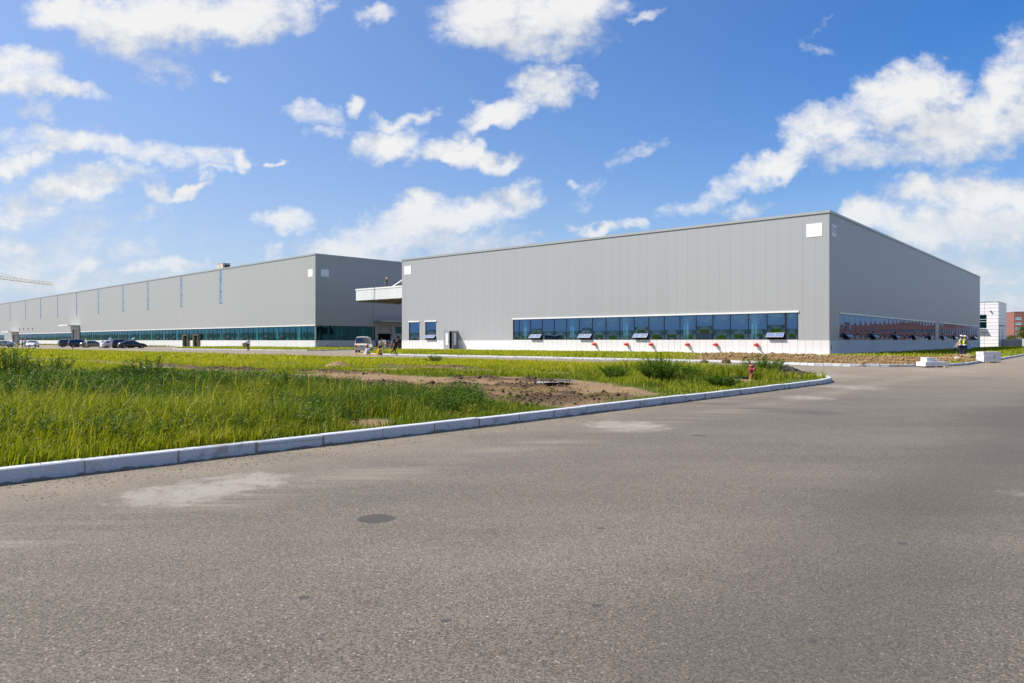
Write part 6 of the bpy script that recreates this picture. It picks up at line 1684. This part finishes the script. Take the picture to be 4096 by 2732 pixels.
# two men hauling pallet trucks along the inner road
ja = np.array(gpt(1400+885/7.467, 1230+1412/7.467)); jb = np.array(gpt(1400+1335/7.467, 1230+1428/7.467))
person('man in stone coloured T-shirt and black shorts hauling a pallet truck', (ja[0], ja[1], 0), look(*ja, ja[0]+1, ja[1]-.45), khaki_c, black_c, None, lean=.32, arms=((-.30, .12, .10), (-.55, .05, .10)), legs=((.42, .10), (-.38, .55)), tall=1.74, shorts=True)
person('man in black clothes hauling a yellow pallet truck', (jb[0], jb[1], 0), look(*jb, jb[0]+1, jb[1]-.45), black_c, black_c, None, lean=.42, arms=((-.45, .10, .08), (-.70, .05, .10)), legs=((.36, .12), (-.50, .35)), tall=1.74)
def pallet_truck(c, head, body_m, label, handle_to):
    o = thing('pallet_truck', label, 'pallet truck', (c[0], c[1], 0), head, 'pallet trucks'); yl = plain('fork_yellow', (.72, .42, .01), .4)
    for sgn in (1, -1):
        m = MB(); m.box(-1.25, .0, sgn*.19-.08, sgn*.19+.08, .06, .115); m.build('fork', yl, o, bevel=.008)
        m = MB(); m.bar((-1.05, sgn*.19-.05, .042), (-1.05, sgn*.19+.05, .042), .04, 12); m.build('roller', dark_m, o)
    m = MB()
    p = [(0.0, .06), (.16, .06), (.34, .62), (.26, .68), (.12, .60)]
    m.face([(x, -.27, z) for x, z in p], 0); m.face([(x, .27, z) for x, z in p][::-1], 0)
    for a, b in zip(p, p[1:]+p[:1]): m.face([(a[0], .27, a[1]), (b[0], .27, b[1]), (b[0], -.27, b[1]), (a[0], -.27, a[1])][::-1], 0)
    m.build('mast_plate', body_m, o, weld=True, bevel=.01)
    m = MB(); m.bar((.42, 0, .10), (.42, 0, .46), .06, 12); m.bar((.42, -.10, .24), (.42, .10, .24), .05, 10); m.build('pump', plain('steel_grey', (.30, .31, .32), .4, .6), o)
    for sgn in (1, -1):
        m = MB(); m.bar((.44, sgn*.10-.03, .10), (.44, sgn*.10+.03, .10), .10, 16); m.build('steer_wheel', dark_m, o)
    m = MB(); m.bar((.44, 0, .40), (1.22, 0, .98), .025, 8); m.build('drawbar', dark_m, o)
    m = MB(); m.bar((1.22, -.13, .98), (1.22, .13, .98), .02, 8); m.bar((1.22, -.13, .98), (1.10, -.05, .88), .016, 6); m.bar((1.22, .13, .98), (1.10, .05, .88), .016, 6); m.build('grip', dark_m, o)
    return o
hdg = math.atan2(-.35, 1)
pallet_truck((ja[0]-1.55, ja[1]+.45), hdg, plain('white_panel', (.75, .75, .78), .4), 'pallet truck with a white plate, drawn by the man in shorts', ja)
pallet_truck((jb[0]-1.85, jb[1]+.62), hdg, plain('mast_yellow', (.72, .42, .01), .4), 'yellow pallet truck drawn by the man in black', jb)
# people round the open shutter
def at_img(u, d): return ((u-2048)/2826*d, d)
for (u, d, sh, tr, hd, lab, kw) in (
  (1400+790/7.467, 138.0, blue_c, navy_c, 2.6, 'man in bright blue polo beside the open shutter', dict(arms=((.9, .6, .1), (.1, .2, .1)))),
  (1400+862/7.467, 139.0, white_c, grey_c, .4, 'man in pale work clothes just right of the blue polo', {}),
  (1400+918/7.467, 138.0, white_c, grey_c, -.6, 'man in pale work clothes in the doorway behind the man with the pallet truck', {}),
  (1400+1008/7.467, 130.0, white_c, grey_c, .3, 'man in pale work clothes with his back to us, left of the mottled shirt', {}),
  (1400+1062/7.467, 128.0, camo_c, grey_c, 2.8, 'man in mottled grey shirt beside the black people carrier', {}),
  (1400+1158/7.467, 137.0, white_c, grey_c, .5, 'man in pale clothes behind the black people carrier', {}),
  (1400+1352/7.467, 136.0, black_c, navy_c, .2, 'dark haired man seen only by his head over the black people carrier', {}),
  (1400+612/7.467, 121.5, white_c, camo_c, -1.9, 'man in white shirt walking behind the cream minivan', dict(arms=((.5, 1.0, .1), (.1, .3, .1)), legs=((.3, .1), (-.28, .2))))):
    x, y = at_img(u, d); person(lab, (x, y, 0), hd, sh, tr, None, group='people at the shutter', **kw)
# left car park
for (u, d, sh, tr, hat, hd, lab, kw) in (
  (1300*0+810/9.04, 150.0, camo_c, navy_c, red_h, 2.4, 'man in red helmet and dark trousers before the white saloon', dict(arms=((.5, 1.2, .15), (.3, 1.2, .15)))),
  (905/9.04, 150.3, white_c, grey_c, red_h, .6, 'man in red helmet and white clothes before the white saloon', dict(sleeves='long')),
  (240+695/6.53, 141.0, white_c, grey_c, yel_h, 2.2, 'worker in yellow helmet and white clothes before the bronze saloon', dict(sleeves='long', legs=((.18, .0), (-.18, .05))))):
    x, y = at_img(u, d); person(lab, (x, y, 0), hd, sh, tr, ('helmet', hat), group='people by the parked cars', **kw)
# striped bollard by the portal
for (u, d, lab) in ((520/9.04, 205.0, 'striped bollard in the far portal at the left'), (405/9.04, 168, 'striped bollard behind the silver saloon at the left edge')):
    x, y = at_img(u, d); o = thing('bollard', lab, 'bollard', (x, y, 0), 0, 'striped bollards')
    m = MB()
    for k in range(6): m.lathe([(.14, .2*k), (.14, .2*(k+1))], 12, mi=k % 2)
    m.lathe([(.14, 1.2), (.0, 1.24)], 12); m.build('post', [plain('bollard_black', (.03, .03, .03), .5), plain('bollard_yellow', (.6, .40, .02), .5)], o)
